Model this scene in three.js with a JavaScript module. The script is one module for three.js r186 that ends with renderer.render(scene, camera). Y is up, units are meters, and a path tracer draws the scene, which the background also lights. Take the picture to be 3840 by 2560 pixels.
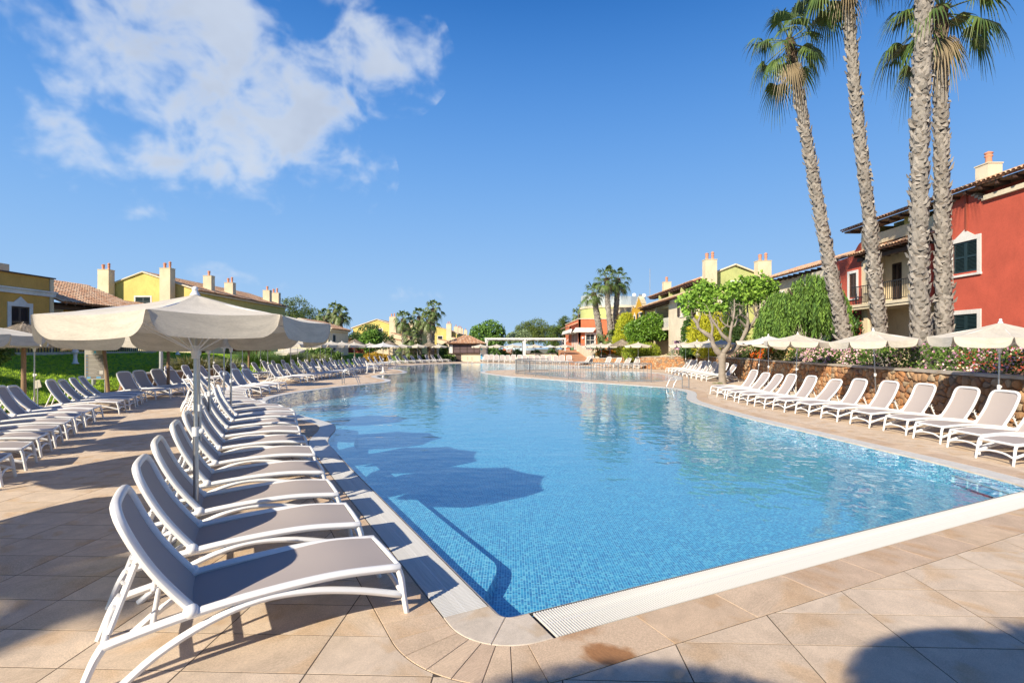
import * as THREE from 'three';
import { mergeGeometries } from 'three/addons/utils/BufferGeometryUtils.js';
import { createNoise2D, createNoise3D } from 'simplex-noise';

// ---------------------------------------------------------------- camera, sky, sun, exposure
const scene = new THREE.Scene();
const camera = new THREE.PerspectiveCamera(65.87, 1024 / 682, 0.1, 3000);
camera.position.set(0, 1.88, 0);
camera.lookAt(0, 1.88, -10);
camera.setViewOffset(1024, 682, 0, -6.5, 1024, 682);
const renderer = new THREE.WebGLRenderer({ antialias: true });
renderer.toneMapping = THREE.LinearToneMapping;
const EXPOSURE = 1.7;
renderer.toneMappingExposure = EXPOSURE;
renderer.shadowMap.enabled = true;

const sun = new THREE.DirectionalLight(new THREE.Color(1, 0.88, 0.69), 4.7);
sun.position.set(-34, 33, 45).multiplyScalar(2);
sun.target.position.set(0, 0, -20);
sun.position.add(sun.target.position);
sun.castShadow = true;
sun.shadow.radius = 1;
sun.shadow.mapSize.set(4096, 4096);
Object.assign(sun.shadow.camera, { left: -60, right: 60, top: 60, bottom: -60, near: 1, far: 320 });
scene.add(sun, sun.target);

function rng(seed) { let a = seed >>> 0; return () => { a = (a + 0x6D2B79F5) | 0; let t = Math.imul(a ^ (a >>> 15), 1 | a); t = (t + Math.imul(t ^ (t >>> 7), 61 | t)) ^ t; return ((t ^ (t >>> 14)) >>> 0) / 4294967296; }; }
const R0 = rng(11), noise3 = createNoise3D(rng(5)), noise2 = createNoise2D(rng(6));
const lerp = THREE.MathUtils.lerp, clamp = THREE.MathUtils.clamp, sstep = THREE.MathUtils.smoothstep;
const V3 = (x, y, z) => new THREE.Vector3(x, y, z);
const pick = (r, a) => a[Math.floor(r() * a.length) % a.length];

{ // air and clouds, by azimuth and elevation
  const W = 4096, H = 2048, data = new Float32Array(W * H * 4), D = Math.PI / 180;
  // [azimuth, elevation, half width, half height, weight] of the cloud masses, degrees
  const blobs = [[-34.5, 25, 5.2, 7, .95], [-29, 26.5, 6, 5.5, .95], [-22.5, 24.5, 5, 4.5, .85], [-14.5, 27.5, 4.4, 3.6, .95], [-10.5, 28.5, 2.8, 2.6, .62], [-30, 20.5, 5.5, 3.4, .75], [-24, 20.5, 6, 4, .85], [-27, 16.2, 3.8, 2.4, .8], [-34, 16.8, 3.2, 1.6, .7],
    [-17, 17.5, 3.6, 3.2, .66], [-41.3, 17.6, 3, 1.9, .62], [-40, 21, 2.4, 2, .38], [-38, 15, 4, 2, .5], [-35.2, 12, 3, 1.1, .72], [-45.5, 26, 3.4, 2.6, .6], [-35, 33, 8, 5, .9], [-16, 33.5, 5, 3, .6],
    [62, 30, 14, 6, .8], [110, 24, 12, 5, .8], [-100, 30, 14, 7, .8], [-150, 38, 16, 7, .8], [160, 26, 16, 6, .8], [30, 62, 16, 8, .5], [-60, 8, 12, 2, .5], [80, 9, 14, 2, .5], [-10, 5.5, 14, .8, .22], [-27, 6.8, 12, 1.2, .3]];
  const fbm = (x, y, z, o) => { let s = 0, a = .5, f = 1; for (let i = 0; i < o; i++) { s += a * noise3(x * f, y * f, z * f); a *= .55; f *= 2.03; } return s; };
  for (let j = 0; j < H; j++) {
    const el = ((j + .5) / H - .5) * Math.PI, e = Math.max(0, Math.sin(el)), eD = el / D;
    // clear air: pale near the horizon, deep blue overhead
    const q1 = 1 - e, k2 = Math.pow(q1, 13);
    const base = [Math.max(.024, -.045 + .49 * q1 ** 2.2), Math.max(.1, -.43 + 1.08 * q1 ** .7), Math.max(.36, .895 - 1.75 * e ** 2.8)];
    for (let i = 0; i < W; i++) {
      const o = (j * W + i) * 4, ph = ((i + .5) / W - .5) * 2 * Math.PI;
      const dx = Math.cos(el) * Math.cos(ph), dy = Math.sin(el), dz = Math.cos(el) * Math.sin(ph);
      let r = base[0], g = base[1], b = base[2];
      if (eD > 0) {
        const az = Math.atan2(dx, -dz) / D;
        let m = 0;
        for (const q of blobs) { let da = az - q[0]; if (da > 180) da -= 360; if (da < -180) da += 360; const t = (da * Math.cos(el) / .9 / q[2]) ** 2 + ((eD - q[1]) / q[3]) ** 2; if (t < 4) m += q[4] * Math.exp(-t * 1.15); }
        m = Math.min(m, 1.02);
        if (m > .06) {
          const wx = noise3(dx * 9, dy * 9, dz * 9) * .035, wy = noise3(dx * 9 + 7, dy * 9, dz * 9) * .035;
          const n = fbm(dx * 6.5 + wx * 5, dy * 9 + wy * 5, dz * 6.5, 7), fine = fbm(dx * 24 + wx * 9, dy * 30, dz * 24 + wy * 9, 5);
          const dens = m * 1.16 - .43 + n * .85 + fine * .3;
          const a = .96 * sstep(dens, -.22, 1.0) ** 1.1;
          if (a > 0) {
            const thick = sstep(dens, .3, 1.05), lit = clamp(.96 - .24 * thick * (.75 + .55 * fbm(dx * 5 + 3, dy * 6, dz * 5, 4)), .5, 1);
            r = lerp(r, .78 * lit - .02, a * .93); g = lerp(g, .85 * lit - .005, a * .93); b = lerp(b, .88 * lit + .09, a * .93);
          }
        }
      }
      data[o] = r / EXPOSURE; data[o + 1] = g / EXPOSURE; data[o + 2] = b / EXPOSURE; data[o + 3] = 1;
    }
  }
  const sky = new THREE.DataTexture(data, W, H, THREE.RGBAFormat, THREE.FloatType);
  sky.mapping = THREE.EquirectangularReflectionMapping; sky.magFilter = THREE.LinearFilter; sky.needsUpdate = true;
  scene.background = sky; scene.environment = sky;
}

// ---------------------------------------------------------------- helpers
const used = new Map();
const numbered = (n) => { const k = used.get(n) ?? 0; used.set(n, k + 1); return k ? n + '_' + String(k).padStart(3, '0') : n; };
const P = (x, y, z) => new THREE.Vector3(x, y, -z);            // x to the right, y up, z ahead
function shade(o) { o.traverse((c) => { if (c.isMesh) { c.castShadow = true; c.receiveShadow = true; } }); return o; }
function tag(o, label, category, group, kind) { if (label) o.userData.label = label; if (category) o.userData.category = category; if (group) o.userData.group = group; if (kind) o.userData.kind = kind; return o; }
function thing(name, label, category, x, y, z, group) { const g = new THREE.Group(); g.name = numbered(name); g.position.set(x, y, -z); tag(g, label, category, group); scene.add(g); return g; }
function structure(name, label, x = 0, y = 0, z = 0) { const g = new THREE.Group(); g.name = numbered(name); g.position.set(x, y, -z); tag(g, label, name.replace(/_/g, ' '), null, 'structure'); scene.add(g); return g; }
// a part in the parent's own axes
function local(parent, name, geo, mat) { const m = new THREE.Mesh(geo, mat); m.name = name; parent.add(m); return m; }
// a part whose geometry is given in world coordinates
const wp = new THREE.Vector3();
function part(parent, name, geo, mat) { const p = V3(0, 0, 0); for (let q = parent; q && q !== scene; q = q.parent) p.add(q.position); geo = geo.clone(); geo.translate(-p.x, -p.y, -p.z); return local(parent, name, geo, mat); }
function copyOf(proto, name, x, y, z, turn, label, group) { const c = proto.clone(); c.name = numbered(name); c.position.set(x, y, -z); c.rotation.set(0, turn, 0); c.userData = { ...proto.userData, label }; if (group) c.userData.group = group; scene.add(c); return c; }
function bare(g) { g = g.index ? g.toNonIndexed() : g; for (const k of Object.keys(g.attributes)) if (!['position', 'normal', 'uv', 'color'].includes(k)) g.deleteAttribute(k); return g; }
function join(list) { list = list.map(bare); const hasC = list.some((g) => g.attributes.color); for (const g of list) { if (!g.attributes.uv) g.setAttribute('uv', new THREE.BufferAttribute(new Float32Array(g.attributes.position.count * 2), 2)); if (hasC && !g.attributes.color) g.setAttribute('color', new THREE.BufferAttribute(new Float32Array(g.attributes.position.count * 3).fill(1), 3)); } return mergeGeometries(list); }
// apply a matrix, keeping the outside out when the matrix mirrors
function applyM(g, m) { g.applyMatrix4(m); if (m.determinant() < 0) { if (g.index) { const a = g.index.array; for (let i = 0; i < a.length; i += 3) [a[i], a[i + 2]] = [a[i + 2], a[i]]; } else { g = bare(g); for (const k of Object.keys(g.attributes)) { const at = g.attributes[k], s = at.itemSize, a = at.array; for (let i = 0; i < at.count; i += 3) for (let c = 0; c < s; c++) { const t = a[i * s + c]; a[i * s + c] = a[(i + 2) * s + c]; a[(i + 2) * s + c] = t; } } } } return g; }
// uv in metres from the axis a face points along
function uvBox(g, k = 1) { g = bare(g); const p = g.attributes.position, n = g.attributes.normal, uv = new Float32Array(p.count * 2); for (let i = 0; i < p.count; i += 3) { const ax = Math.abs(n.getX(i) + n.getX(i + 1) + n.getX(i + 2)), ay = Math.abs(n.getY(i) + n.getY(i + 1) + n.getY(i + 2)), az = Math.abs(n.getZ(i) + n.getZ(i + 1) + n.getZ(i + 2)); for (let c = i; c < i + 3; c++) { const x = p.getX(c), y = p.getY(c), z = p.getZ(c); uv[c * 2] = (ax >= ay && ax >= az ? z : x) * k; uv[c * 2 + 1] = (ay > ax && ay > az ? z : y) * k; } } g.setAttribute('uv', new THREE.BufferAttribute(uv, 2)); return g; }
const box = (x0, x1, y0, y1, z0, z1) => uvBox(new THREE.BoxGeometry(x1 - x0, y1 - y0, z1 - z0).translate((x0 + x1) / 2, (y0 + y1) / 2, -(z0 + z1) / 2)); // world axes, z ahead
// tapered limb through points
function limb(pts, r0, r1, rad = 7, seg = 0, wob = 0, seed = 1) {
  const c = new THREE.CatmullRomCurve3(pts, false, 'centripetal'), n = seg || pts.length * 4, fr = c.computeFrenetFrames(n, false), pos = [], uv = [], idx = [], L = c.getLength();
  for (let i = 0; i <= n; i++) { const t = i / n, p = c.getPointAt(t), r = typeof r0 === 'function' ? r0(t) : lerp(r0, r1, t); for (let j = 0; j <= rad; j++) { const a = j / rad * Math.PI * 2, w = 1 + wob * noise3(p.x * 3 + seed, p.y * 3 + Math.cos(a), Math.sin(a)); const d = fr.normals[i].clone().multiplyScalar(Math.cos(a)).addScaledVector(fr.binormals[i], Math.sin(a)); pos.push(p.x + d.x * r * w, p.y + d.y * r * w, p.z + d.z * r * w); uv.push(j / rad * Math.max(.3, 6 * r0 || .3), t * L); } }
  for (let i = 0; i < n; i++) for (let j = 0; j < rad; j++) { const a = i * (rad + 1) + j, b = a + rad + 1; idx.push(a, a + 1, b, b, a + 1, b + 1); }
  const m = pos.length / 3; // closed ends
  for (const [ring, p, flip] of [[0, c.getPointAt(0), 0], [n, c.getPointAt(1), 1]]) { const k = pos.length / 3; pos.push(p.x, p.y, p.z); uv.push(0, 0); for (let j = 0; j < rad; j++) { const a = ring * (rad + 1) + j; flip ? idx.push(a, a + 1, k) : idx.push(a + 1, a, k); } }
  const g = new THREE.BufferGeometry(); g.setAttribute('position', new THREE.Float32BufferAttribute(pos, 3)); g.setAttribute('uv', new THREE.Float32BufferAttribute(uv, 2)); g.setIndex(idx); g.computeVertexNormals(); return g;
}
const bar = (a, b, r, rad = 6) => limb([a, a.clone().lerp(b, .5), b], r, r, rad, 1);
function gridSheet(nu, nv, f, closeBack = 0) { // f(u,v) -> Vector3
  const pos = [], uv = [], idx = [];
  for (let i = 0; i <= nu; i++) for (let j = 0; j <= nv; j++) { const p = f(i / nu, j / nv); pos.push(p.x, p.y, p.z); uv.push(i / nu, j / nv); }
  for (let i = 0; i < nu; i++) for (let j = 0; j < nv; j++) { const a = i * (nv + 1) + j, b = a + nv + 1; idx.push(a, b, a + 1, b, b + 1, a + 1); }
  const g = new THREE.BufferGeometry(); g.setAttribute('position', new THREE.Float32BufferAttribute(pos, 3)); g.setAttribute('uv', new THREE.Float32BufferAttribute(uv, 2)); g.setIndex(idx); g.computeVertexNormals(); return g;
}
const ORD = ['first', 'second', 'third', 'fourth', 'fifth', 'sixth', 'seventh', 'eighth', 'ninth', 'tenth', 'eleventh', 'twelfth', 'thirteenth', 'fourteenth', 'fifteenth', 'sixteenth', 'seventeenth', 'eighteenth', 'nineteenth', 'twentieth'];

// ---------------------------------------------------------------- textures and materials
function tex(n, f, srgb = true, rep = 1) { const d = new Uint8Array(n * n * 4); for (let y = 0; y < n; y++) for (let x = 0; x < n; x++) { const c = f(x / n, y / n, x, y), o = (y * n + x) * 4; d[o] = clamp(c[0], 0, 1) * 255; d[o + 1] = clamp(c[1], 0, 1) * 255; d[o + 2] = clamp(c[2], 0, 1) * 255; d[o + 3] = 255; } const t = new THREE.DataTexture(d, n, n); t.wrapS = t.wrapT = THREE.RepeatWrapping; t.magFilter = THREE.LinearFilter; t.minFilter = THREE.LinearMipmapLinearFilter; t.generateMipmaps = true; if (srgb) t.colorSpace = THREE.SRGBColorSpace; t.repeat.set(rep, rep); t.needsUpdate = true; return t; }
// tileable noise: points on two circles
const tn4 = (u, v, f, s = 0) => { const a = u * Math.PI * 2, b = v * Math.PI * 2, k = f / (Math.PI * 2); return noise3(Math.cos(a) * k + s, Math.sin(a) * k + Math.cos(b) * k * 1.0, Math.sin(b) * k + s * 1.7); };
const tf = (u, v, f, o, s = 0) => { let r = 0, a = .5; for (let i = 0; i < o; i++) { r += a * tn4(u, v, f * 2 ** i, s + i * 9.1); a *= .5; } return r; };
const texMottle = tex(512, (u, v) => { const n = tf(u, v, 3, 4), f = tf(u, v, 40, 3, 5); const g = .93 + n * .09 + f * .07; return [g, g, g * .995]; });
const texBump = tex(512, (u, v) => { const g = .5 + .5 * tf(u, v, 30, 4, 2); return [g, g, g]; }, false);
const texStucco = tex(1024, (u, v) => { const n = tf(u, v, 3, 5, 3), f = tf(u, v, 60, 3, 5), s = Math.max(0, tf(u, v * .35, 14, 3, 8)) * .12; const g = .95 + n * .07 + f * .05 - s * .5; return [g, g, g]; });
const rs = rng(77);
const texSand = tex(1024, (u, v) => { const n = tf(u, v, 3, 4, 1), m = tf(u, v, 9, 3, 4), st = .42 * sstep(tf(u, v, 2.2, 3, 12), .1, .6), sp = rs(), gr = (sp < .06 ? -.16 : sp > .93 ? .1 : (sp - .5) * .13) + tf(u, v, 90, 2, 3) * .1; const g = .9 + n * .06 + m * .04 + gr; return [g * (1 - .05 * st), g * (1 - .14 * st), g * (1 - .27 * st)]; });
const texSandBump = tex(512, (u, v) => { const g = .5 + .35 * tf(u, v, 70, 3, 3) + (rs() - .5) * .3; return [g, g, g]; }, false);
const M = {};
const std = (c, o = {}) => new THREE.MeshStandardMaterial({ color: new THREE.Color().setRGB(...c), roughness: .85, ...o });
const phy = (c, o = {}) => new THREE.MeshPhysicalMaterial({ color: new THREE.Color().setRGB(...c), roughness: .85, ...o });
const rep = (t, k) => { const c = t.clone(); c.repeat.set(k, k); c.needsUpdate = true; return c; };
const stuccoMap = rep(texStucco, .22), stuccoBump = rep(texBump, 1.4);
const stucco = (c) => std(c, { roughness: .92, map: stuccoMap, bumpMap: stuccoBump, bumpScale: .004 });
M.plastic = phy([.72, .72, .72], { roughness: .36 });
M.sling = std([.375, .33, .315], { roughness: .8, bumpMap: rep(texBump, 9), bumpScale: .0006 });
M.canvas = phy([.68, .625, .53], { roughness: .95, transmission: .16, map: rep(texMottle, .7), bumpMap: rep(texBump, 2), bumpScale: .002 });
M.canvasWhite = phy([.74, .74, .73], { roughness: .95, transmission: .16, map: rep(texMottle, 1.1) });
M.steel = std([.62, .62, .62], { roughness: .33, metalness: 1, map: rep(texMottle, 3) });
M.galv = std([.5, .51, .52], { roughness: .5, metalness: .75, map: rep(texMottle, 3) });
M.concrete = std([.5, .46, .4], { map: rep(texMottle, 1), bumpMap: texBump, bumpScale: .004 });
M.capstone = std([.53, .47, .40], { map: rep(texSand, .8), bumpMap: texSandBump, bumpScale: .003 });
M.timber = std([.3, .19, .11], { roughness: .8, map: rep(texMottle, 2), bumpMap: rep(texBump, 3), bumpScale: .004 });
M.darkWood = std([.075, .04, .028], { roughness: .7, map: rep(texMottle, 2) });
M.thatch = std([.32, .27, .215], { roughness: .95, vertexColors: true });
M.glass = std([.03, .04, .05], { roughness: .06, metalness: 0 });
M.white = stucco([.7, .69, .67]);
M.red = stucco([.53, .1, .06]); M.orange = stucco([.6, .175, .08]); M.cream = stucco([.70, .59, .41]); M.palecream = stucco([.70, .62, .47]);
M.mustard = stucco([.60, .35, .085]); M.lemon = stucco([.64, .525, .165]); M.gold = stucco([.62, .36, .025]); M.lime = stucco([.44, .48, .19]); M.olive = stucco([.38, .34, .1]);
M.darkred = stucco([.33, .075, .045]);
M.shutterBlue = std([.012, .03, .036], { roughness: .5 }); M.shutterBrown = std([.055, .035, .028], { roughness: .6 });
M.roofUnder = std([.33, .15, .085], { map: rep(texMottle, 1) });
const clayTones = [[.70, .42, .26], [.73, .48, .31], [.63, .35, .21], [.75, .54, .38], [.56, .33, .21]];
M.clay = clayTones.map((c) => std(c, { roughness: .9, map: rep(texMottle, 2), bumpMap: texBump, bumpScale: .003 }));
M.iron = std([.02, .02, .022], { roughness: .5 });
M.pot = stucco([.62, .28, .17]);
M.soil = std([.16, .105, .07], { map: texMottle });

// ---------------------------------------------------------------- pool outline (x to the right, z ahead, metres)
function resample(pts, step) { const out = []; for (let i = 0; i < pts.length; i++) { const a = pts[i], b = pts[(i + 1) % pts.length], L = Math.hypot(b[0] - a[0], b[1] - a[1]), s = step(a), n = Math.max(1, Math.round(L / s)); for (let k = 0; k < n; k++) out.push([lerp(a[0], b[0], k / n), lerp(a[1], b[1], k / n)]); } return out; }
function smooth(ctrl, n, closed = false) { const c = new THREE.CatmullRomCurve3(ctrl.map((p) => V3(p[0], 0, p[1])), closed, 'centripetal'); return c.getSpacedPoints(n).map((p) => [p.x, p.z]); }
const C0 = [-.06, 3.655];
const farRim = smooth([[6.5, 6.83], [6.8, 6.98], [6.95, 7.14], [6.98, 7.6], [6.97, 8.4], [6.8, 9.87], [6.58, 11.9], [6.33, 14.1], [6.26, 17.1], [6.36, 18.9], [6.7, 20.2], [7.2, 21.6], [7.55, 23.1], [7.35, 24.8], [6.4, 26.3], [3.44, 29.86], [1.24, 32.9], [-.73, 35.9], [-1.93, 38.8], [-2.45, 41], [-2.35, 43], [-1.4, 44.8], [.5, 45.7], [4.86, 47.4], [8.2, 49.2], [8.9, 51.5], [7.6, 55], [3.26, 58.5], [-.07, 62.3], [-3.84, 64.6], [-7.07, 63.55], [-9.73, 60.5], [-11.05, 55.5], [-11.4, 51], [-10.9, 47.8], [-9.5, 45.1], [-8.25, 41.5], [-8.1, 39], [-8.86, 37.3], [-9.1, 35.9], [-8.9, 34.6], [-8.2, 33.1], [-7.1, 30.9], [-6.95, 29], [-7.56, 27.3], [-8.44, 25.2], [-9, 22.8], [-9.15, 20.5], [-8.65, 18.5], [-7.75, 17.1], [-6.42, 15.27], [-5.07, 13.83], [-4.36, 12.9], [-4.04, 12], [-3.9, 11.3], [-3.67, 10.5], [-3.26, 9.68], [-2.68, 8.55]], 900);
const nearFillet = []; for (let k = 0; k <= 26; k++) { const t = k / 26, a = [C0[0] - .049, C0[1] + .09], b = [C0[0] + .09, C0[1] + .0437]; nearFillet.push([(1 - t) ** 2 * a[0] + 2 * t * (1 - t) * C0[0] + t * t * b[0], (1 - t) ** 2 * a[1] + 2 * t * (1 - t) * C0[1] + t * t * b[1]]); }
const rim = resample([...nearFillet, ...farRim], (p) => clamp(Math.hypot(p[0], p[1]) * .012, .03, .35));
const kidsRim = smooth([[1.4, 39.2], [3.6, 41.6], [6.57, 42.9], [9.4, 42.3], [10.7, 40.2], [10.9, 37], [10.5, 33.6], [9.4, 30.9], [7.44, 29.9], [5.84, 30.5], [3.79, 33], [2.2, 36.5]], 120, true).slice(0, 120);
function normals(r) { return r.map((p, i) => { const a = r[(i + r.length - 1) % r.length], b = r[(i + 1) % r.length], tx = b[0] - a[0], tz = b[1] - a[1], l = Math.hypot(tx, tz) || 1; return [tz / l, -tx / l]; }); }
const orient = (r) => { let s = 0; r.forEach((p, i) => { const q = r[(i + 1) % r.length]; s += p[0] * q[1] - q[0] * p[1]; }); return s > 0 ? r : [...r].reverse(); };
const rims = [orient(rim), orient(kidsRim)], rimN = rims.map(normals);
const offset = (k, d) => rims[k].map((p, i) => [p[0] + rimN[k][i][0] * d, p[1] + rimN[k][i][1] * d]);
const inside = (q, x, z) => { let c = false; for (let i = 0, j = q.length - 1; i < q.length; j = i++) if ((q[i][1] > z) !== (q[j][1] > z) && x < (q[j][0] - q[i][0]) * (z - q[i][1]) / (q[j][1] - q[i][1]) + q[i][0]) c = !c; return c; };
const flat = (poly, holes, y) => { const s = new THREE.Shape(poly.map((p) => new THREE.Vector2(p[0], p[1]))); for (const h of holes) s.holes.push(new THREE.Path(h.map((p) => new THREE.Vector2(p[0], p[1])))); const g = new THREE.ShapeGeometry(s); g.applyMatrix4(new THREE.Matrix4().makeRotationX(-Math.PI / 2)); g.translate(0, y, 0); return g; };
// band between two offsets of a rim, heights ya (inner) and yb (outer), for the index range [i0, i1)
function band(k, d0, d1, ya, yb, i0 = 0, i1 = rims[k].length, uvS = 1) { const n = rims[k].length, pos = [], uv = [], idx = []; let s = 0; for (let q = i0; q <= i1; q++) { const i = ((q % n) + n) % n, p = rims[k][i], nn = rimN[k][i]; if (q > i0) { const o = rims[k][(((q - 1) % n) + n) % n]; s += Math.hypot(p[0] - o[0], p[1] - o[1]); } pos.push(p[0] + nn[0] * d0, ya, -(p[1] + nn[1] * d0), p[0] + nn[0] * d1, yb, -(p[1] + nn[1] * d1)); const w = Math.hypot(d1 - d0, yb - ya); uv.push(s * uvS, 0, s * uvS, w * uvS); } for (let q = 0; q < i1 - i0; q++) { const a = q * 2; idx.push(a, a + 1, a + 2, a + 2, a + 1, a + 3); } const g = new THREE.BufferGeometry(); g.setAttribute('position', new THREE.Float32BufferAttribute(pos, 3)); g.setAttribute('uv', new THREE.Float32BufferAttribute(uv, 2)); g.setIndex(idx); g.computeVertexNormals(); return g; }
// slab of any outline with chamfered top
function slab(poly, y0, y1, ch = .004, uo = [0, 0]) {
  if (THREE.ShapeUtils.area(poly.map((p) => new THREE.Vector2(...p))) < 0) poly = [...poly].reverse();
  const n = poly.length, inn = poly.map((p, i) => { const a = poly[(i + n - 1) % n], b = poly[(i + 1) % n]; let x1 = p[0] - a[0], z1 = p[1] - a[1], x2 = b[0] - p[0], z2 = b[1] - p[1]; const l1 = Math.hypot(x1, z1) || 1, l2 = Math.hypot(x2, z2) || 1; x1 /= l1; z1 /= l1; x2 /= l2; z2 /= l2; let mx = -z1 - z2, mz = x1 + x2; const l = Math.hypot(mx, mz) || 1; const s = ch / Math.max(.4, l / 2); return [p[0] + mx / l * s, p[1] + mz / l * s]; });
  const pos = [], uv = [], tri = (a, b, c) => { for (const q of [a, b, c]) { pos.push(q[0], q[1], -q[2]); uv.push(q[0] + uo[0], q[2] + q[1] + uo[1]); } };
  const faces = THREE.ShapeUtils.triangulateShape(inn.map((p) => new THREE.Vector2(...p)), []);
  for (const f of faces) tri(...f.map((i) => [inn[i][0], y1, inn[i][1]]));
  for (let i = 0; i < n; i++) { const j = (i + 1) % n, A = [poly[i][0], y1 - ch, poly[i][1]], B = [poly[j][0], y1 - ch, poly[j][1]], a = [inn[i][0], y1, inn[i][1]], b = [inn[j][0], y1, inn[j][1]], A0 = [poly[i][0], y0, poly[i][1]], B0 = [poly[j][0], y0, poly[j][1]]; tri(A, B, b); tri(A, b, a); tri(A0, B0, B); tri(A0, B, A); }
  const g = new THREE.BufferGeometry(); g.setAttribute('position', new THREE.Float32BufferAttribute(pos, 3)); g.setAttribute('uv', new THREE.Float32BufferAttribute(uv, 2)); g.computeVertexNormals(); return g;
}

// ---------------------------------------------------------------- materials of the ground
const sandMaps = [rep(texSand, 1.05), rep(texSand, .83), rep(texSand, .67), rep(texSand, 1.3)];
const sandTone = [[.74, .585, .435], [.76, .61, .465], [.705, .555, .41], [.74, .60, .46]];
M.sand = sandTone.map((c, i) => std(c, { roughness: .9, map: sandMaps[i], bumpMap: rep(texSandBump, 3), bumpScale: .0025 }));
M.sandRim = [[.69, .515, .36], [.65, .485, .35], [.71, .54, .385]].map((c, i) => std(c, { roughness: .9, map: sandMaps[i], bumpMap: rep(texSandBump, 3), bumpScale: .0025 }));
M.sandPale = std([.7, .61, .51], { roughness: .9, map: sandMaps[3], bumpMap: rep(texSandBump, 3), bumpScale: .0025 });
const texStain = tex(512, (u, v) => { const n = tf(u, v, 4, 4, 2), gr = tf(u, v, 60, 3, 3) * .12 + (rs() - .5) * .1; const blot = (x, y, rx, ry) => sstep(1 - Math.hypot((u - x) / rx, (v - y) / ry) + n * .5, .0, .55); const s = Math.max(blot(.55, .3, .22, .16), .5 * blot(.4, .62, .2, .2)); const g = .9 + gr; return [g * (1 - .22 * s), g * (1 - .36 * s), g * (1 - .5 * s)]; });
M.sandStain = std([.7, .525, .37], { roughness: .9, map: texStain, bumpMap: rep(texSandBump, 3), bumpScale: .0025 });
M.mortar = std([.085, .065, .05], { roughness: 1, map: rep(texMottle, 1) });
M.gratingWhite = std([.66, .655, .64], { roughness: .5, map: rep(texMottle, 1.5) });
M.channel = std([.1, .098, .095], { roughness: .8 });
const rt = rng(21), mosTone = []; for (let i = 0; i < 80 * 80; i++) { const r = rt(); mosTone.push(r < .3 ? [.05, .42, .65] : r < .54 ? [.11, .52, .72] : r < .76 ? [.24, .61, .77] : r < .92 ? [.44, .71, .81] : [.02, .33, .59]); }
const texMosaic = tex(2048, (u, v) => { const i = Math.floor(u * 80), j = Math.floor(v * 80), fu = u * 80 - i, fv = v * 80 - j, e = Math.min(fu, fv, 1 - fu, 1 - fv), c = mosTone[i * 80 + j], k = e < .085 ? 1 : 0, f = 1 + (rt() - .5) * .05; return k ? [.66, .84, .89] : [c[0] * f, c[1] * f, c[2] * f]; });
M.mosaic = std([.92, .98, 1], { roughness: .35, map: rep(texMosaic, .5) });
M.nosing = std([.42, .56, .62], { roughness: .5 });
M.mosaicPale = std([1, 1, 1], { roughness: .35, map: rep(texMosaic, .5) });
// ripples: small waves of several lengths, tileable over 6 m
const wv = []; { const rr = rng(91); for (let i = 0; i < 46; i++) { const k = i < 14 ? 2 + Math.floor(rr() * 9) : i < 32 ? 9 + Math.floor(rr() * 18) : 22 + Math.floor(rr() * 26), a = (rr() - .5) * 2.6 + .9; wv.push([Math.round(Math.cos(a) * k), Math.round(Math.sin(a) * k), rr() * 6.28, 1 / (k + 2)]); } }
const texWave = tex(512, (u, v) => { let h = 0; for (const w of wv) h += w[3] * Math.sin(6.28318 * (w[0] * u + w[1] * v) + w[2]); const g = .5 + h * .26; return [g, g, g]; }, false);
const wave = rep(texWave, 1 / 6);
M.water = phy([.84, .975, .985], { roughness: .02, transmission: 1, ior: 1.33, bumpMap: wave, bumpScale: .018 });

// ---------------------------------------------------------------- ground to the horizon
{
  const g = structure('ground', 'dry pale earth reaching to the horizon');
  const far = []; for (let a = 0; a < 48; a++) far.push([Math.cos(a / 24 * Math.PI) * 900, 40 + Math.sin(a / 24 * Math.PI) * 900]);
  part(g, 'earth', flat(far, [offset(0, .5), offset(1, .5)], -.06), std([.22, .2, .12], { map: rep(texMottle, .05) }));
}

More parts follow.
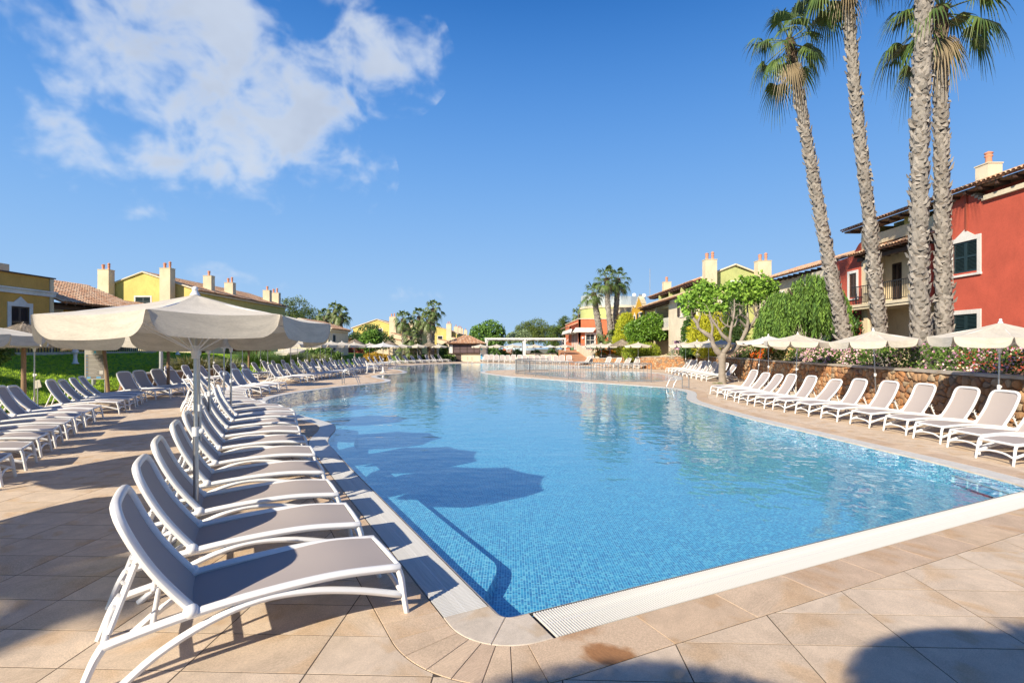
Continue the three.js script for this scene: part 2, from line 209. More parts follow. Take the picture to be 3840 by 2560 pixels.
// ---------------------------------------------------------------- pool basin, steps, overflow channel
const pool = structure('pool', 'freeform blue mosaic swimming pool with white overflow rim');
{
  const depth = (x, z) => -(.2 + .012 * z);
  rims.forEach((r, k) => {
    const g = flat(r, [], 0), p = g.attributes.position; for (let i = 0; i < p.count; i++) p.setY(i, k ? -.3 : depth(p.getX(i), -p.getZ(i)));
    g.computeVertexNormals(); part(pool, k ? 'paddling_pool_floor' : 'pool_floor', g, M.mosaic);
    part(pool, k ? 'paddling_pool_wall' : 'pool_wall', band(k, -.006, -.002, k ? -.32 : -1.2, -.006), M.mosaic);
    part(pool, 'rim_edge', join([band(k, -.004, .012, -.004, .002), band(k, -.004, -.003, -.02, -.004)]), M.sandPale);
    part(pool, 'overflow_channel', join([band(k, .01, .36, -.03, -.03), band(k, .36, .362, -.05, -.004), band(k, .0, .011, -.03, -.001)]), M.channel);
  });
  // submerged bench along the near left wall
  const r = rims[0], n = r.length, onLeft = r.map((p, i) => (p[0] < -.25 && p[1] > 3.9 && p[1] < 13.2 && p[0] > -4.6) ? i : -1).filter((i) => i >= 0), i0 = onLeft[0], i1 = onLeft[onLeft.length - 1];
  { const run = []; let s = 0; for (let i = i0; i <= i1; i++) run.push(i); const T = run.length, wd = (q) => .5 * sstep(q, 0, .1) * sstep(1 - q, 0, .06) + .012, pt = (i, d) => { const p = r[i], m = rimN[0][i]; return [p[0] - m[0] * d, p[1] - m[1] * d]; }, A = run.map((i) => pt(i, .004)), B = run.map((i, q) => pt(i, wd(1 - q / T)));
    part(pool, 'bench_ledge', slab([...A, ...B.reverse()], -.75, -.125, .003), M.mosaicPale); }
  // curved steps in the right corner
  const c1 = [6.98, 7.06], e1 = [.9, .436], e2 = [0, 1];
  for (let s = 1; s <= 1; s++) {
    const path = (d) => { const inx = c1[0] - d, inz = c1[1] + d * .62, out = []; for (let k = 0; k <= 14; k++) { const q = lerp(2.6, .35, k / 14), sh = sstep(2.6 - q, 0, 1.9), bx = c1[0] - .03 - e1[0] * q, bz = c1[1] + .02 - e1[1] * q; out.push([lerp(bx, inx - e1[0] * q, sh), lerp(bz, inz - e1[1] * q, sh)]); } for (let k = 1; k <= 8; k++) { const t = k / 9, a = [inx - e1[0] * .35, inz - e1[1] * .35], b = [inx, inz + .35]; out.push([(1 - t) ** 2 * a[0] + 2 * t * (1 - t) * inx + t * t * b[0], (1 - t) ** 2 * a[1] + 2 * t * (1 - t) * inz + t * t * b[1]]); } for (let k = 0; k <= 8; k++) { const q = lerp(.35, 1.2, k / 8), sh = sstep(1.2 - q, 0, .8); out.push([lerp(c1[0] - .03, inx, sh), inz + q]); } return out; };
    const a = path(s * .1 - .1), b = path(s * .1 - .014), c = path(s * .1), y = -.08 - s * .045;
    const pts = (q, w) => q.map((p) => [p[0], p[1]]).concat([...w].reverse());
    part(pool, 'pool_step', slab(pts(a, c), y - .12, y, .002), M.mosaicPale);
    part(pool, 'step_nosing', slab(pts(b, c), y - .02, y + .004, .002), M.nosing);
  }
  // overflow grating: white slats across the channel on the two near straight sides, smooth white coping elsewhere
  const side = (p) => (p[1] < 7 && p[0] > .12 && p[0] < 6.55 && Math.abs((p[1] - C0[1]) - (p[0] - C0[0]) * .4845) < .08) ? 1 : (p[0] < -.16 && p[1] < 9.3 && p[0] > -3.2) ? 2 : 0;
  let q = 0; while (side(r[q]) !== 0) q++; // start in plain coping
  const runs = []; let cur = null; for (let s = 0; s <= n; s++) { const i = (q + s) % n, w = side(r[i]); if (!cur || cur.w !== w || s === n) { if (cur) cur.b = q + s; cur = { w, a: q + s }; runs.push(cur); } }
  const slatGeo = slab([[-.006, .016], [.006, .016], [.006, .352], [-.006, .352]], -.016, 0, .0015), slats = [];
  for (const u of runs) {
    if (u.b === undefined) continue;
    const near = r[u.a % n];
    if (u.w === 0) { if (Math.hypot(near[0] - C0[0], near[1] - C0[1]) < .35) continue; part(pool, 'coping', join([band(0, .008, .36, .001, .001, u.a, u.b), band(0, .006, .008, -.02, .001, u.a, u.b), band(0, .36, .362, .001, -.03, u.a, u.b)]), M.gratingWhite); continue; }
    let acc = 0; for (let s = u.a; s < u.b; s++) { const A = r[s % n], B = r[(s + 1) % n], L = Math.hypot(B[0] - A[0], B[1] - A[1]); while (acc < L) { const t = acc / L, nn = rimN[0][s % n]; slats.push({ x: lerp(A[0], B[0], t), z: lerp(A[1], B[1], t), a: Math.atan2(nn[0], nn[1]), d: Math.hypot(A[0], A[1]) }); acc += .0215; } acc -= L; }
    part(pool, 'grating_bearer', join([band(0, .06, .075, -.018, -.018, u.a, u.b), band(0, .178, .19, -.002, -.002, u.a, u.b), band(0, .30, .315, -.018, -.018, u.a, u.b)]), M.gratingWhite);
  }
  slats.sort((a, b) => a.d - b.d);
  const gr = new THREE.Group(); gr.name = 'overflow_grating'; pool.add(gr);
  const place = (s) => new THREE.Matrix4().makeRotationY(-(-s.a)).setPosition(s.x, 0, -s.z);
  // slat runs along the outward normal: local +z ahead turned to (sin a, cos a)
  const mtx = (s) => { const m = new THREE.Matrix4(); m.makeBasis(V3(Math.cos(s.a), 0, Math.sin(s.a)), V3(0, 1, 0), V3(-Math.sin(s.a), 0, Math.cos(s.a))); m.setPosition(s.x, 0, -s.z); return m; };
  slats.slice(0, 300).forEach((s) => { const m = local(gr, 'slat', slatGeo, M.gratingWhite); m.applyMatrix4(mtx(s)); });
  const rest = slats.slice(300); if (rest.length) { const o = local(gr, 'slat_run', join(rest.map((s) => slatGeo.clone().applyMatrix4(mtx(s)))), M.gratingWhite); o.userData.kind = 'stuff'; }
  part(pool, 'coping', join([band(1, .008, .36, .001, .001), band(1, .006, .008, -.02, .001), band(1, .36, .362, .001, -.03)]), M.gratingWhite);
  // two pale wedge stones in the near corner
  const nf = []; for (let s = -12; s <= 45; s++) { const i = (s + n) % n; if (side(r[i]) === 0 && Math.hypot(r[i][0] - C0[0], r[i][1] - C0[1]) < .4) nf.push(i); }
  const h = Math.floor(nf.length / 2), wedge = (ids) => slab([...ids.map((i) => [r[i][0] + rimN[0][i][0] * .012, r[i][1] + rimN[0][i][1] * .012]), ...[...ids].reverse().map((i) => [r[i][0] + rimN[0][i][0] * .36, r[i][1] + rimN[0][i][1] * .36])], -.03, .004, .004);
  if (nf.length > 3) { part(pool, 'corner_stone', wedge(nf.slice(0, h + 1)), M.sandPale); const g2 = wedge(nf.slice(h)); g2.translate(.004, 0, 0); part(pool, 'corner_stone', g2, M.sandPale); }
}
{
  const w = structure('water', 'clear blue pool water mirroring sky, palms and houses');
  rims.forEach((r, k) => part(w, k ? 'paddling_pool_water' : 'pool_water', flat(offset(k, .004), [], -.014), M.water));
}

// ---------------------------------------------------------------- paved deck
const deck = structure('deck', 'sandstone paved sun deck around the pool');
const leftEdge = (z) => { const k = [[-6, -9], [4, -10.4], [8, -11.8], [12, -13.4], [16, -14.9], [19, -15.9], [22, -17], [26, -18.1], [31, -17.9], [38, -17.7], [46, -17.7], [56, -18.2], [64, -17], [70, -13], [80, -12]]; for (let i = 1; i < k.length; i++) if (z <= k[i][0]) return lerp(k[i - 1][1], k[i][1], (z - k[i - 1][0]) / (k[i][0] - k[i - 1][0])); return -12; };
const wallLine = [[10.35, 3], [10.55, 8], [10.95, 11], [11.9, 17], [12.45, 22], [12.75, 25.2], [13.75, 30.2], [14.4, 36], [14.75, 42.3], [13.5, 44.8], [12.2, 47], [11.6, 50], [10.5, 53], [8.8, 57]];
const rightEdge = (z) => { for (let i = 1; i < wallLine.length; i++) if (z <= wallLine[i][1]) return lerp(wallLine[i - 1][0], wallLine[i][0], clamp((z - wallLine[i - 1][1]) / (wallLine[i][1] - wallLine[i - 1][1]), 0, 1)); return 12; };
{
  const g = structure('deck_bed', 'mortar bed under the paving');
  part(g, 'mortar', flat([[-24, -6], [20, -6], [20, 78], [-24, 78]], [offset(0, .362), offset(1, .362)], -.0022), M.mortar);
  // border stones along both rims
  const rr = rng(31), border = [];
  rims.forEach((r, k) => {
    const n = r.length; let run = [], len = 0, first = true;
    const nearCorner = (p) => k === 0 && Math.hypot(p[0] - C0[0], p[1] - C0[1]) < .22;
    for (let i = 0; i <= n; i++) {
      const p = r[i % n], o = r[(i + n - 1) % n], wgt = nearCorner(p) ? 1 : 1; if (run.length) len += Math.hypot(p[0] - o[0], p[1] - o[1]);
      run.push(i % n); const lim = k === 0 && p[0] < .1 && p[1] < 4.2 ? .2 : .74, n0 = rimN[k][run[0]], n1 = rimN[k][i % n], turn = Math.acos(clamp(n0[0] * n1[0] + n0[1] * n1[1], -1, 1));
      if ((len >= lim || i === n || (nearCorner(p) && turn > .2)) && run.length > 1) { border.push({ k, ids: run, d: Math.hypot(p[0], p[1]) }); run = [i % n]; len = 0; }
    }
  });
  border.sort((a, b) => a.d - b.d);
  const far = [];
  border.forEach((b, q) => {
    const r = rims[b.k], nn = rimN[b.k], gap = .0025, pts = [], L = b.ids.length, f = (i, d, s) => { const p = r[i], m = nn[i]; return [p[0] + m[0] * d - m[1] * s, p[1] + m[1] * d + m[0] * s]; };
    b.ids.forEach((i, j) => pts.push(f(i, .366, j === 0 ? gap : j === L - 1 ? -gap : 0))); [...b.ids].reverse().forEach((i, j) => pts.push(f(i, .755, j === L - 1 ? gap : j === 0 ? -gap : 0)));
    const clean = pts.filter((p, j) => { const o = pts[(j + pts.length - 1) % pts.length]; return Math.hypot(p[0] - o[0], p[1] - o[1]) > .004; });
    if (clean.length < 3) return;
    const c = clean.reduce((s, p) => [s[0] + p[0] / clean.length, s[1] + p[1] / clean.length], [0, 0]), stain = b.k === 0 && c[0] > .25 && c[0] < .9 && c[1] < 3.75 && L > 8;
    const g2 = slab(clean, -.05, .003, .0015, stain ? [-c[0] + .5, -c[1] + .40] : [rr() * 5, rr() * 5]);
    if (q < 150) part(deck, 'border_stone', g2, stain ? M.sandStain : pick(rr, M.sandRim)); else far.push(g2);
  });
  part(deck, 'border_stones', join(far), M.sandRim[0]).userData.kind = 'stuff';
  // rectangular tiles on a grid, cut where the border runs
  const TW = .74, TD = .405, yaw = .036, cs = Math.cos(yaw), sn = Math.sin(yaw), at = (u, v) => [1.78 + u * cs + v * sn, 3.34 - u * sn + v * cs];
  const Q = [offset(0, .762), offset(1, .762)], bb = Q.map((q) => [Math.min(...q.map((p) => p[0])), Math.max(...q.map((p) => p[0])), Math.min(...q.map((p) => p[1])), Math.max(...q.map((p) => p[1]))]);
  function cut(poly, k) {
    const q = Q[k]; const [x0, x1, z0, z1] = bb[k], px = poly.map((p) => p[0]), pz = poly.map((p) => p[1]), ax = Math.min(...px), bx = Math.max(...px), az = Math.min(...pz), bz = Math.max(...pz);
    if (bx < x0 || ax > x1 || bz < z0 || az > z1) return poly;
    const hits = [];
    for (let j = 0; j < q.length; j++) { const A = q[j], B = q[(j + 1) % q.length]; if (Math.max(A[0], B[0]) < ax || Math.min(A[0], B[0]) > bx || Math.max(A[1], B[1]) < az || Math.min(A[1], B[1]) > bz) continue; for (let i = 0; i < poly.length; i++) { const C = poly[i], D = poly[(i + 1) % poly.length], r1 = B[0] - A[0], r2 = B[1] - A[1], s1 = D[0] - C[0], s2 = D[1] - C[1], den = r1 * s2 - r2 * s1; if (Math.abs(den) < 1e-12) continue; const t = ((C[0] - A[0]) * s2 - (C[1] - A[1]) * s1) / den, w = ((C[0] - A[0]) * r2 - (C[1] - A[1]) * r1) / den; if (t >= 0 && t < 1 && w >= 0 && w < 1) hits.push({ e: i + w, c: j, p: [A[0] + r1 * t, A[1] + r2 * t] }); } }
    const cx = px.reduce((a, b) => a + b) / px.length, cz = pz.reduce((a, b) => a + b) / pz.length;
    if (hits.length !== 2) return hits.length === 0 || inside(q, cx, cz) ? (inside(q, cx, cz) ? null : poly) : poly;
    const n = poly.length; hits.sort((a, b) => a.e - b.e); const [h1, h2] = hits, walk = (a, b) => { const o = []; let e = Math.floor(a.e) + 1; const end = b.e <= a.e ? b.e + n : b.e; while (e <= end) { o.push(poly[e % n]); e++; } return o; };
    let A = h1, B = h2, mid = walk(A, B); const mp = mid.length ? mid[0] : [(A.p[0] + B.p[0]) / 2, (A.p[1] + B.p[1]) / 2]; if (inside(q, ...mp)) { [A, B] = [h2, h1]; mid = walk(A, B); }
    const m = q.length, back = []; let fwd = (A.c - B.c + m) % m, bwd = (B.c - A.c + m) % m; if (fwd < bwd) for (let s = 1; s <= fwd; s++) back.push(q[(B.c + s) % m]); else for (let s = 0; s < bwd; s++) back.push(q[(B.c - s + m) % m]);
    const out = [A.p, ...mid, B.p, ...back].filter((p, i, a) => { const o = a[(i + a.length - 1) % a.length]; return Math.hypot(p[0] - o[0], p[1] - o[1]) > .003; });
    return out.length > 2 && Math.abs(THREE.ShapeUtils.area(out.map((p) => new THREE.Vector2(...p)))) > .0006 ? out : null;
  }
  const tiles = [], gap = .0042;
  for (let i = -42; i < 26; i++) for (let j = -14; j < 176; j++) {
    const corners = [[i * TW + gap, j * TD + gap], [(i + 1) * TW - gap, j * TD + gap], [(i + 1) * TW - gap, (j + 1) * TD - gap], [i * TW + gap, (j + 1) * TD - gap]].map((p) => at(...p));
    const c = at((i + .5) * TW, (j + .5) * TD); if (c[0] < leftEdge(c[1]) - .6 || c[0] > rightEdge(c[1]) + .5 || c[1] > 76) continue;
    let p = cut(corners, 0); if (p) p = cut(p, 1); if (!p) continue;
    const show = c[1] > .5 && Math.abs(c[0] / c[1]) < 1.02;
    tiles.push({ p, whole: p === corners, c, d: Math.hypot(c[0], c[1]) + (show ? 0 : 500), r: rr() });
  }
  tiles.sort((a, b) => a.d - b.d);
  const whole = []; for (let s = 0; s < 14; s++) whole.push(slab([[gap - TW / 2, gap - TD / 2], [TW / 2 - gap, gap - TD / 2], [TW / 2 - gap, TD / 2 - gap], [gap - TW / 2, TD / 2 - gap]], -.03, 0, .0004, [s * 1.37, s * 2.11]));
  const rest = M.sand.map(() => []);
  tiles.forEach((t, q) => {
    const mi = Math.floor(t.r * 400) % 4, dy = (t.r * 7919 % 1) * .0012 - .0006;
    if (q < 300) { if (t.whole) { const m = local(deck, 'paving_tile', whole[Math.floor(t.r * 1400) % 14], M.sand[mi]); m.position.set(t.c[0], dy, -t.c[1]); m.rotation.y = -yaw; } else part(deck, 'paving_tile', slab(t.p, -.03, dy, .0004, [t.r * 9, t.r * 5]), M.sand[mi]); }
    else rest[mi].push(slab(t.p, -.02, dy, .0004, [t.r * 9, t.r * 5]));
  });
  rest.forEach((l, i) => { if (l.length) part(deck, 'paving_tiles', join(l), M.sand[i]).userData.kind = 'stuff'; });
}
// ---------------------------------------------------------------- lawn rising to the left, planting bed behind the right wall, terrace at the back
const lawnH = (x, z) => { const t = leftEdge(z) - x; return .03 + (z < 36 ? 1.6 : lerp(1.6, 1.1, clamp((z - 36) / 14, 0, 1))) * sstep(t, -.6, 7.6) + .03 * noise2(x * .4, z * .4) * sstep(t, .5, 3); };
const texGrass = tex(512, (u, v) => { const n = tf(u, v, 5, 4, 1), f = (rs() - .5) * .3 + tf(u, v, 70, 2, 2) * .3; const g = .8 + n * .25 + f; return [g * (.9 + n * .3), g, g * .75]; });
M.lawn = std([.29, .44, .035], { roughness: 1, map: rep(texGrass, .5), bumpMap: rep(texBump, 2), bumpScale: .03 });
{
  const nz = 150, nt = 46, pos = [], uv = [], idx = [];
  for (let a = 0; a <= nz; a++) for (let b = 0; b <= nt; b++) { const z = lerp(-4, 76, a / nz), t = 62 * (b / nt) ** 1.8, x = leftEdge(z) - t, y = b === 0 ? -.02 : lawnH(x, z); pos.push(x, y, -z); uv.push(x, z); }
  for (let a = 0; a < nz; a++) for (let b = 0; b < nt; b++) { const q = a * (nt + 1) + b, w = q + nt + 1; idx.push(q, w, q + 1, w, w + 1, q + 1); }
  const g = new THREE.BufferGeometry(); g.setAttribute('position', new THREE.Float32BufferAttribute(pos, 3)); g.setAttribute('uv', new THREE.Float32BufferAttribute(uv, 2)); g.setIndex(idx.reverse()); g.computeVertexNormals();
  const s = structure('lawn', 'bright green mown lawn rising behind the left loungers'); part(s, 'turf', g, M.lawn);
  const blade = new THREE.BufferGeometry(); { const q = []; for (let k = 0; k < 5; k++) { const a = k * 1.26, x = Math.cos(a) * .02, z = Math.sin(a) * .02; q.push(x - .006, 0, z, x + .006, 0, z, x * 2.4, .07 + .012 * (k % 3), z * 2.4); } blade.setAttribute('position', new THREE.Float32BufferAttribute(q, 3)); blade.computeVertexNormals(); }
  const N = 34000, im = new THREE.InstancedMesh(blade, std([1, 1, 1], { roughness: .9 }), N), rr = rng(44), m4 = new THREE.Matrix4(), col = new THREE.Color(); let k = 0;
  while (k < N) { const z = 8 + 46 * rr() ** 1.2, t = .03 + 16 * rr(), x = leftEdge(z) - t; if (x / z < -1.02) continue; const sc = .7 + rr() * .8; m4.makeRotationY(rr() * 6.28).scale(V3(sc, sc, sc)).setPosition(x, lawnH(x, z) - .01, -z); im.setMatrixAt(k, m4); const q = rr(); im.setColorAt(k, col.setRGB(.26 + .12 * q, .42 + .14 * q, .025)); k++; }
  im.name = numbered('lawn_grass'); tag(im, 'short green grass blades of the lawn', 'grass', null, 'stuff'); scene.add(im);
}
{
  const bed = structure('planting_bed', 'raised earth bed behind the right retaining wall'), nz = 60, pos = [], idx = [], cols = [.2, 1, 3, 6, 14, 40];
  for (let a = 0; a <= nz; a++) for (const t of cols) { const z = lerp(3, 57, a / nz); pos.push(rightEdge(z) + t, 1.06, -z); }
  const w = cols.length; for (let a = 0; a < nz; a++) for (let b = 0; b < w - 1; b++) { const q = a * w + b, v = q + w; idx.push(q, q + 1, v, v, q + 1, v + 1); }
  const g = new THREE.BufferGeometry(); g.setAttribute('position', new THREE.Float32BufferAttribute(pos, 3)); g.setIndex(idx); g.computeVertexNormals(); part(bed, 'soil', uvBox(g), M.soil);
  const ter = structure('terrace', 'raised paved terrace in front of the orange restaurant');
  part(ter, 'terrace_slab', box(9.2, 60, -.2, 1.55, 74, 110), M.palecream); part(ter, 'terrace_slab', box(10.6, 60, -.2, 1.2, 57.3, 73.9), M.palecream); part(ter, 'planter_wall', box(1.6, 6.6, 0, 1.1, 78, 79), M.palecream); part(ter, 'planter_wall', box(-3.5, 6.6, 0, .55, 76.4, 77.2), M.palecream);
  const s = new THREE.Shape([[58, 0], [76, 1.55], [76, 0]].map((p) => new THREE.Vector2(...p))); const rg = new THREE.ExtrudeGeometry(s, { depth: 2.6, bevelEnabled: false }); rg.applyMatrix4(new THREE.Matrix4().makeBasis(V3(0, 0, -1), V3(0, 1, 0), V3(1, 0, 0))); rg.translate(6.7, 0, 0); part(ter, 'ramp', uvBox(rg), stucco([.5, .24, .12]));
  const p2 = new THREE.Shape([[58, .0], [58, .9], [76, 2.45], [76, 0]].map((p) => new THREE.Vector2(...p))); const pg = new THREE.ExtrudeGeometry(p2, { depth: .3, bevelEnabled: false }); pg.applyMatrix4(new THREE.Matrix4().makeBasis(V3(0, 0, -1), V3(0, 1, 0), V3(1, 0, 0))); pg.translate(9.3, 0, 0); part(ter, 'ramp_parapet', uvBox(pg), M.palecream);
}

// ---------------------------------------------------------------- rubble walls: one stone per cell, mortar recessed behind
M.stone = [[.55, .27, .12], [.50, .30, .16], [.58, .36, .2], [.42, .22, .12], [.52, .40, .27], [.36, .26, .18], [.60, .30, .13]].map((c) => std(c, { roughness: .95, map: rep(texMottle, 2.2), bumpMap: rep(texBump, 2), bumpScale: .02 }));
M.wallMortar = std([.33, .2, .115], { roughness: 1, map: rep(texMottle, 2), bumpMap: texBump, bumpScale: .01 });
function rubbleWall(name, label, line, height, seed, capMat, near = 300) {
  const rr = rng(seed), mid = line[Math.floor(line.length / 2)], g = thing(name, label, 'stone wall', mid[0], 0, mid[1]);
  const cum = [0]; for (let i = 1; i < line.length; i++) cum.push(cum[i - 1] + Math.hypot(line[i][0] - line[i - 1][0], line[i][1] - line[i - 1][1]));
  const L = cum[cum.length - 1], at = (s) => { let i = 1; while (i < cum.length - 1 && s > cum[i]) i++; const t = (s - cum[i - 1]) / (cum[i] - cum[i - 1]), a = line[i - 1], b = line[i], tx = (b[0] - a[0]) / (cum[i] - cum[i - 1]), tz = (b[1] - a[1]) / (cum[i] - cum[i - 1]); return { x: lerp(a[0], b[0], t), z: lerp(a[1], b[1], t), tx, tz }; };
  // line runs away from the viewer; the face looks to the left of it (towards -x)
  const W = (s, y, out) => { const q = at(clamp(s, 0, L)); return P(q.x - q.tz * out, y, q.z + q.tx * out); };
  const hAt = (s) => typeof height === 'function' ? height(at(clamp(s, 0, L)).z) : height;
  const core = []; const st = Math.ceil(L / .5); core.push(gridSheet(st, 1, (u, v) => W(u * L, v * hAt(u * L), 0)), gridSheet(st, 1, (u, v) => W(u * L, hAt(u * L), -v * .4)), gridSheet(st, 1, (u, v) => W(u * L, v * hAt(u * L), -.4)), gridSheet(1, 1, (u, v) => W(0, v * hAt(0), -u * .4)), gridSheet(1, 1, (u, v) => W(L, v * hAt(L), -u * .4)));
  part(g, 'mortar', join(core), M.wallMortar);
  // cap slabs
  const n = Math.ceil(L / .8); for (let k = 0; k < n; k++) { const a = k / n * L + .004, b = (k + 1) / n * L - .004, ya = hAt(a), yb = hAt(b); const c = [W(a, ya, .05), W(b, yb, .05), W(b, yb, -.42), W(a, ya, -.42)], d = c.map((p) => p.clone().setY(p.y + .07)); const q = [], quad = (A, B, C, D) => q.push(A, B, C, A, C, D); quad(d[0], d[1], d[2], d[3]); quad(c[1], c[0], c[3], c[2]); for (let i = 0; i < 4; i++) { const j = (i + 1) % 4; quad(c[i], c[j], d[j], d[i]); } const bg = new THREE.BufferGeometry(); bg.setAttribute('position', new THREE.Float32BufferAttribute(q.flatMap((p) => [p.x, p.y, p.z]), 3)); bg.computeVertexNormals(); part(g, 'cap_slab', uvBox(bg), capMat); }
  // stones: cells round scattered sites
  const cell = .235, sites = [], nx = Math.ceil(L / cell), ny = Math.ceil(1.4 / (cell * .8)); for (let i = -1; i <= nx; i++) for (let j = -1; j <= ny; j++) sites.push([(i + .5 + (rr() - .5) * .85) * cell, (j + .5 + (rr() - .5) * .8) * cell * .8, i, j]);
  const grid = new Map(sites.map((s) => [s[2] + ',' + s[3], s])), stones = [];
  for (const s of sites) {
    if (s[0] < 0 || s[0] > L || s[1] < 0) continue; const H = hAt(s[0]) - .012; if (s[1] > H) continue;
    let poly = [[s[0] - .4, s[1] - .4], [s[0] + .4, s[1] - .4], [s[0] + .4, s[1] + .4], [s[0] - .4, s[1] + .4]];
    const clip = (nx_, ny_, c) => { const o = []; for (let i = 0; i < poly.length; i++) { const a = poly[i], b = poly[(i + 1) % poly.length], da = a[0] * nx_ + a[1] * ny_ - c, db = b[0] * nx_ + b[1] * ny_ - c; if (da <= 0) o.push(a); if ((da < 0) !== (db < 0) && da !== db) { const t = da / (da - db); o.push([lerp(a[0], b[0], t), lerp(a[1], b[1], t)]); } } poly = o; };
    for (let di = -2; di <= 2; di++) for (let dj = -2; dj <= 2; dj++) { if (!di && !dj) continue; const o = grid.get((s[2] + di) + ',' + (s[3] + dj)); if (!o) continue; const dx = o[0] - s[0], dy = o[1] - s[1]; clip(dx, dy, dx * (o[0] + s[0]) / 2 + dy * (o[1] + s[1]) / 2); }
    clip(0, 1, H); clip(0, -1, -.003); clip(1, 0, L); clip(-1, 0, 0); if (poly.length < 3) continue;
    const cx = poly.reduce((a, p) => a + p[0], 0) / poly.length, cy = poly.reduce((a, p) => a + p[1], 0) / poly.length, bul = .035 + rr() * .045, dense = []; poly.forEach((p, i) => { const b = poly[(i + 1) % poly.length]; dense.push(p, [(p[0] + b[0]) / 2, (p[1] + b[1]) / 2]); });
    const rings = [[.95, -.02], [.93, bul * .45], [.72 + rr() * .1, bul * .92], [.35, bul]], pos = [], idx = [], m = dense.length;
    rings.forEach(([k, o], q) => dense.forEach((p, i) => { const corner = i % 2 === 0 && q > 0 ? .9 : 1, jt = q ? (rr() - .5) * .014 : 0; const v = W(cx + (p[0] - cx) * k * corner, cy + (p[1] - cy) * k * corner, o + jt); pos.push(v.x, v.y, v.z); }));
    for (let q = 0; q < 3; q++) for (let i = 0; i < m; i++) { const a = q * m + i, b = q * m + (i + 1) % m; idx.push(a, b, a + m, b, b + m, a + m); }
    const c = W(cx, cy, bul + (rr() - .5) * .012), ci = pos.length / 3; pos.push(c.x, c.y, c.z); for (let i = 0; i < m; i++) idx.push(3 * m + i, 3 * m + (i + 1) % m, ci);
    const bg = new THREE.BufferGeometry(); bg.setAttribute('position', new THREE.Float32BufferAttribute(pos, 3)); bg.setAttribute('uv', new THREE.Float32BufferAttribute(Array.from({ length: pos.length / 3 }, (_, i) => [pos[i * 3] + pos[i * 3 + 2] + s[0], pos[i * 3 + 1] + rr() * .01]).flat(), 2)); bg.setIndex(idx); bg.computeVertexNormals();
    stones.push({ bg, d: Math.hypot(c.x, c.z), m: Math.floor(rr() * M.stone.length) });
  }
  stones.forEach((s) => { const e = s.bg.boundingSphere || (s.bg.computeBoundingSphere(), s.bg.boundingSphere); s.vis = s.d > 4 && -e.center.z > Math.abs(e.center.x) * .95; });
  stones.sort((a, b) => (b.vis - a.vis) || (a.d - b.d));
  stones.slice(0, near).forEach((s) => part(g, 'stone', s.bg, M.stone[s.m]));
  M.stone.forEach((mt, k) => { const l = stones.slice(near).filter((s) => s.m === k).map((s) => s.bg); if (l.length) part(g, 'stones', join(l), mt).userData.kind = 'stuff'; });
  return g;
}
rubbleWall('retaining_wall', 'long ochre rubble retaining wall with pale cap behind the right loungers', wallLine.slice(1), (z) => z < 43 ? 1.2 : lerp(1.2, .75, clamp((z - 43) / 13, 0, 1)), 61, M.capstone);
rubbleWall('garden_wall', 'low ochre rubble wall with pale cap at the lawn edge on the left', [[-17.5, 31.5], [-18, 26], [-17.1, 23], [-16.6, 22.4]].reverse().map((p) => [p[0], p[1]]), .62, 62, M.capstone, 160);

// ---------------------------------------------------------------- building kit
// frames: u along the facade, v up, w out of it.  E faces +x, W faces -x (u = z ahead); S faces the viewer (u = x)
const frame = (face, c) => face === 'S' ? new THREE.Matrix4().makeBasis(V3(1, 0, 0), V3(0, 1, 0), V3(0, 0, 1)).setPosition(0, 0, -c) : face === 'E' ? new THREE.Matrix4().makeBasis(V3(0, 0, -1), V3(0, 1, 0), V3(1, 0, 0)).setPosition(c, 0, 0) : new THREE.Matrix4().makeBasis(V3(0, 0, -1), V3(0, 1, 0), V3(-1, 0, 0)).setPosition(c, 0, 0);
const bxf = (face, c, u0, u1, v0, v1, w0, w1) => uvBox(applyM(new THREE.BoxGeometry(u1 - u0, v1 - v0, w1 - w0).translate((u0 + u1) / 2, (v0 + v1) / 2, (w0 + w1) / 2), frame(face, c)));
function wallGeo(face, c, outline, holes = [], th = .25) { const s = new THREE.Shape(outline.map((p) => new THREE.Vector2(...p))); for (const h of holes) s.holes.push(new THREE.Path([[h[0], h[2]], [h[1], h[2]], [h[1], h[3]], [h[0], h[3]]].map((p) => new THREE.Vector2(...p)))); return applyM(bare(new THREE.ExtrudeGeometry(s, { depth: th, bevelEnabled: false, curveSegments: 8 }).translate(0, 0, -th)), frame(face, c)); }
const rect = (u0, u1, v0, v1) => [[u0, v0], [u1, v0], [u1, v1], [u0, v1]];
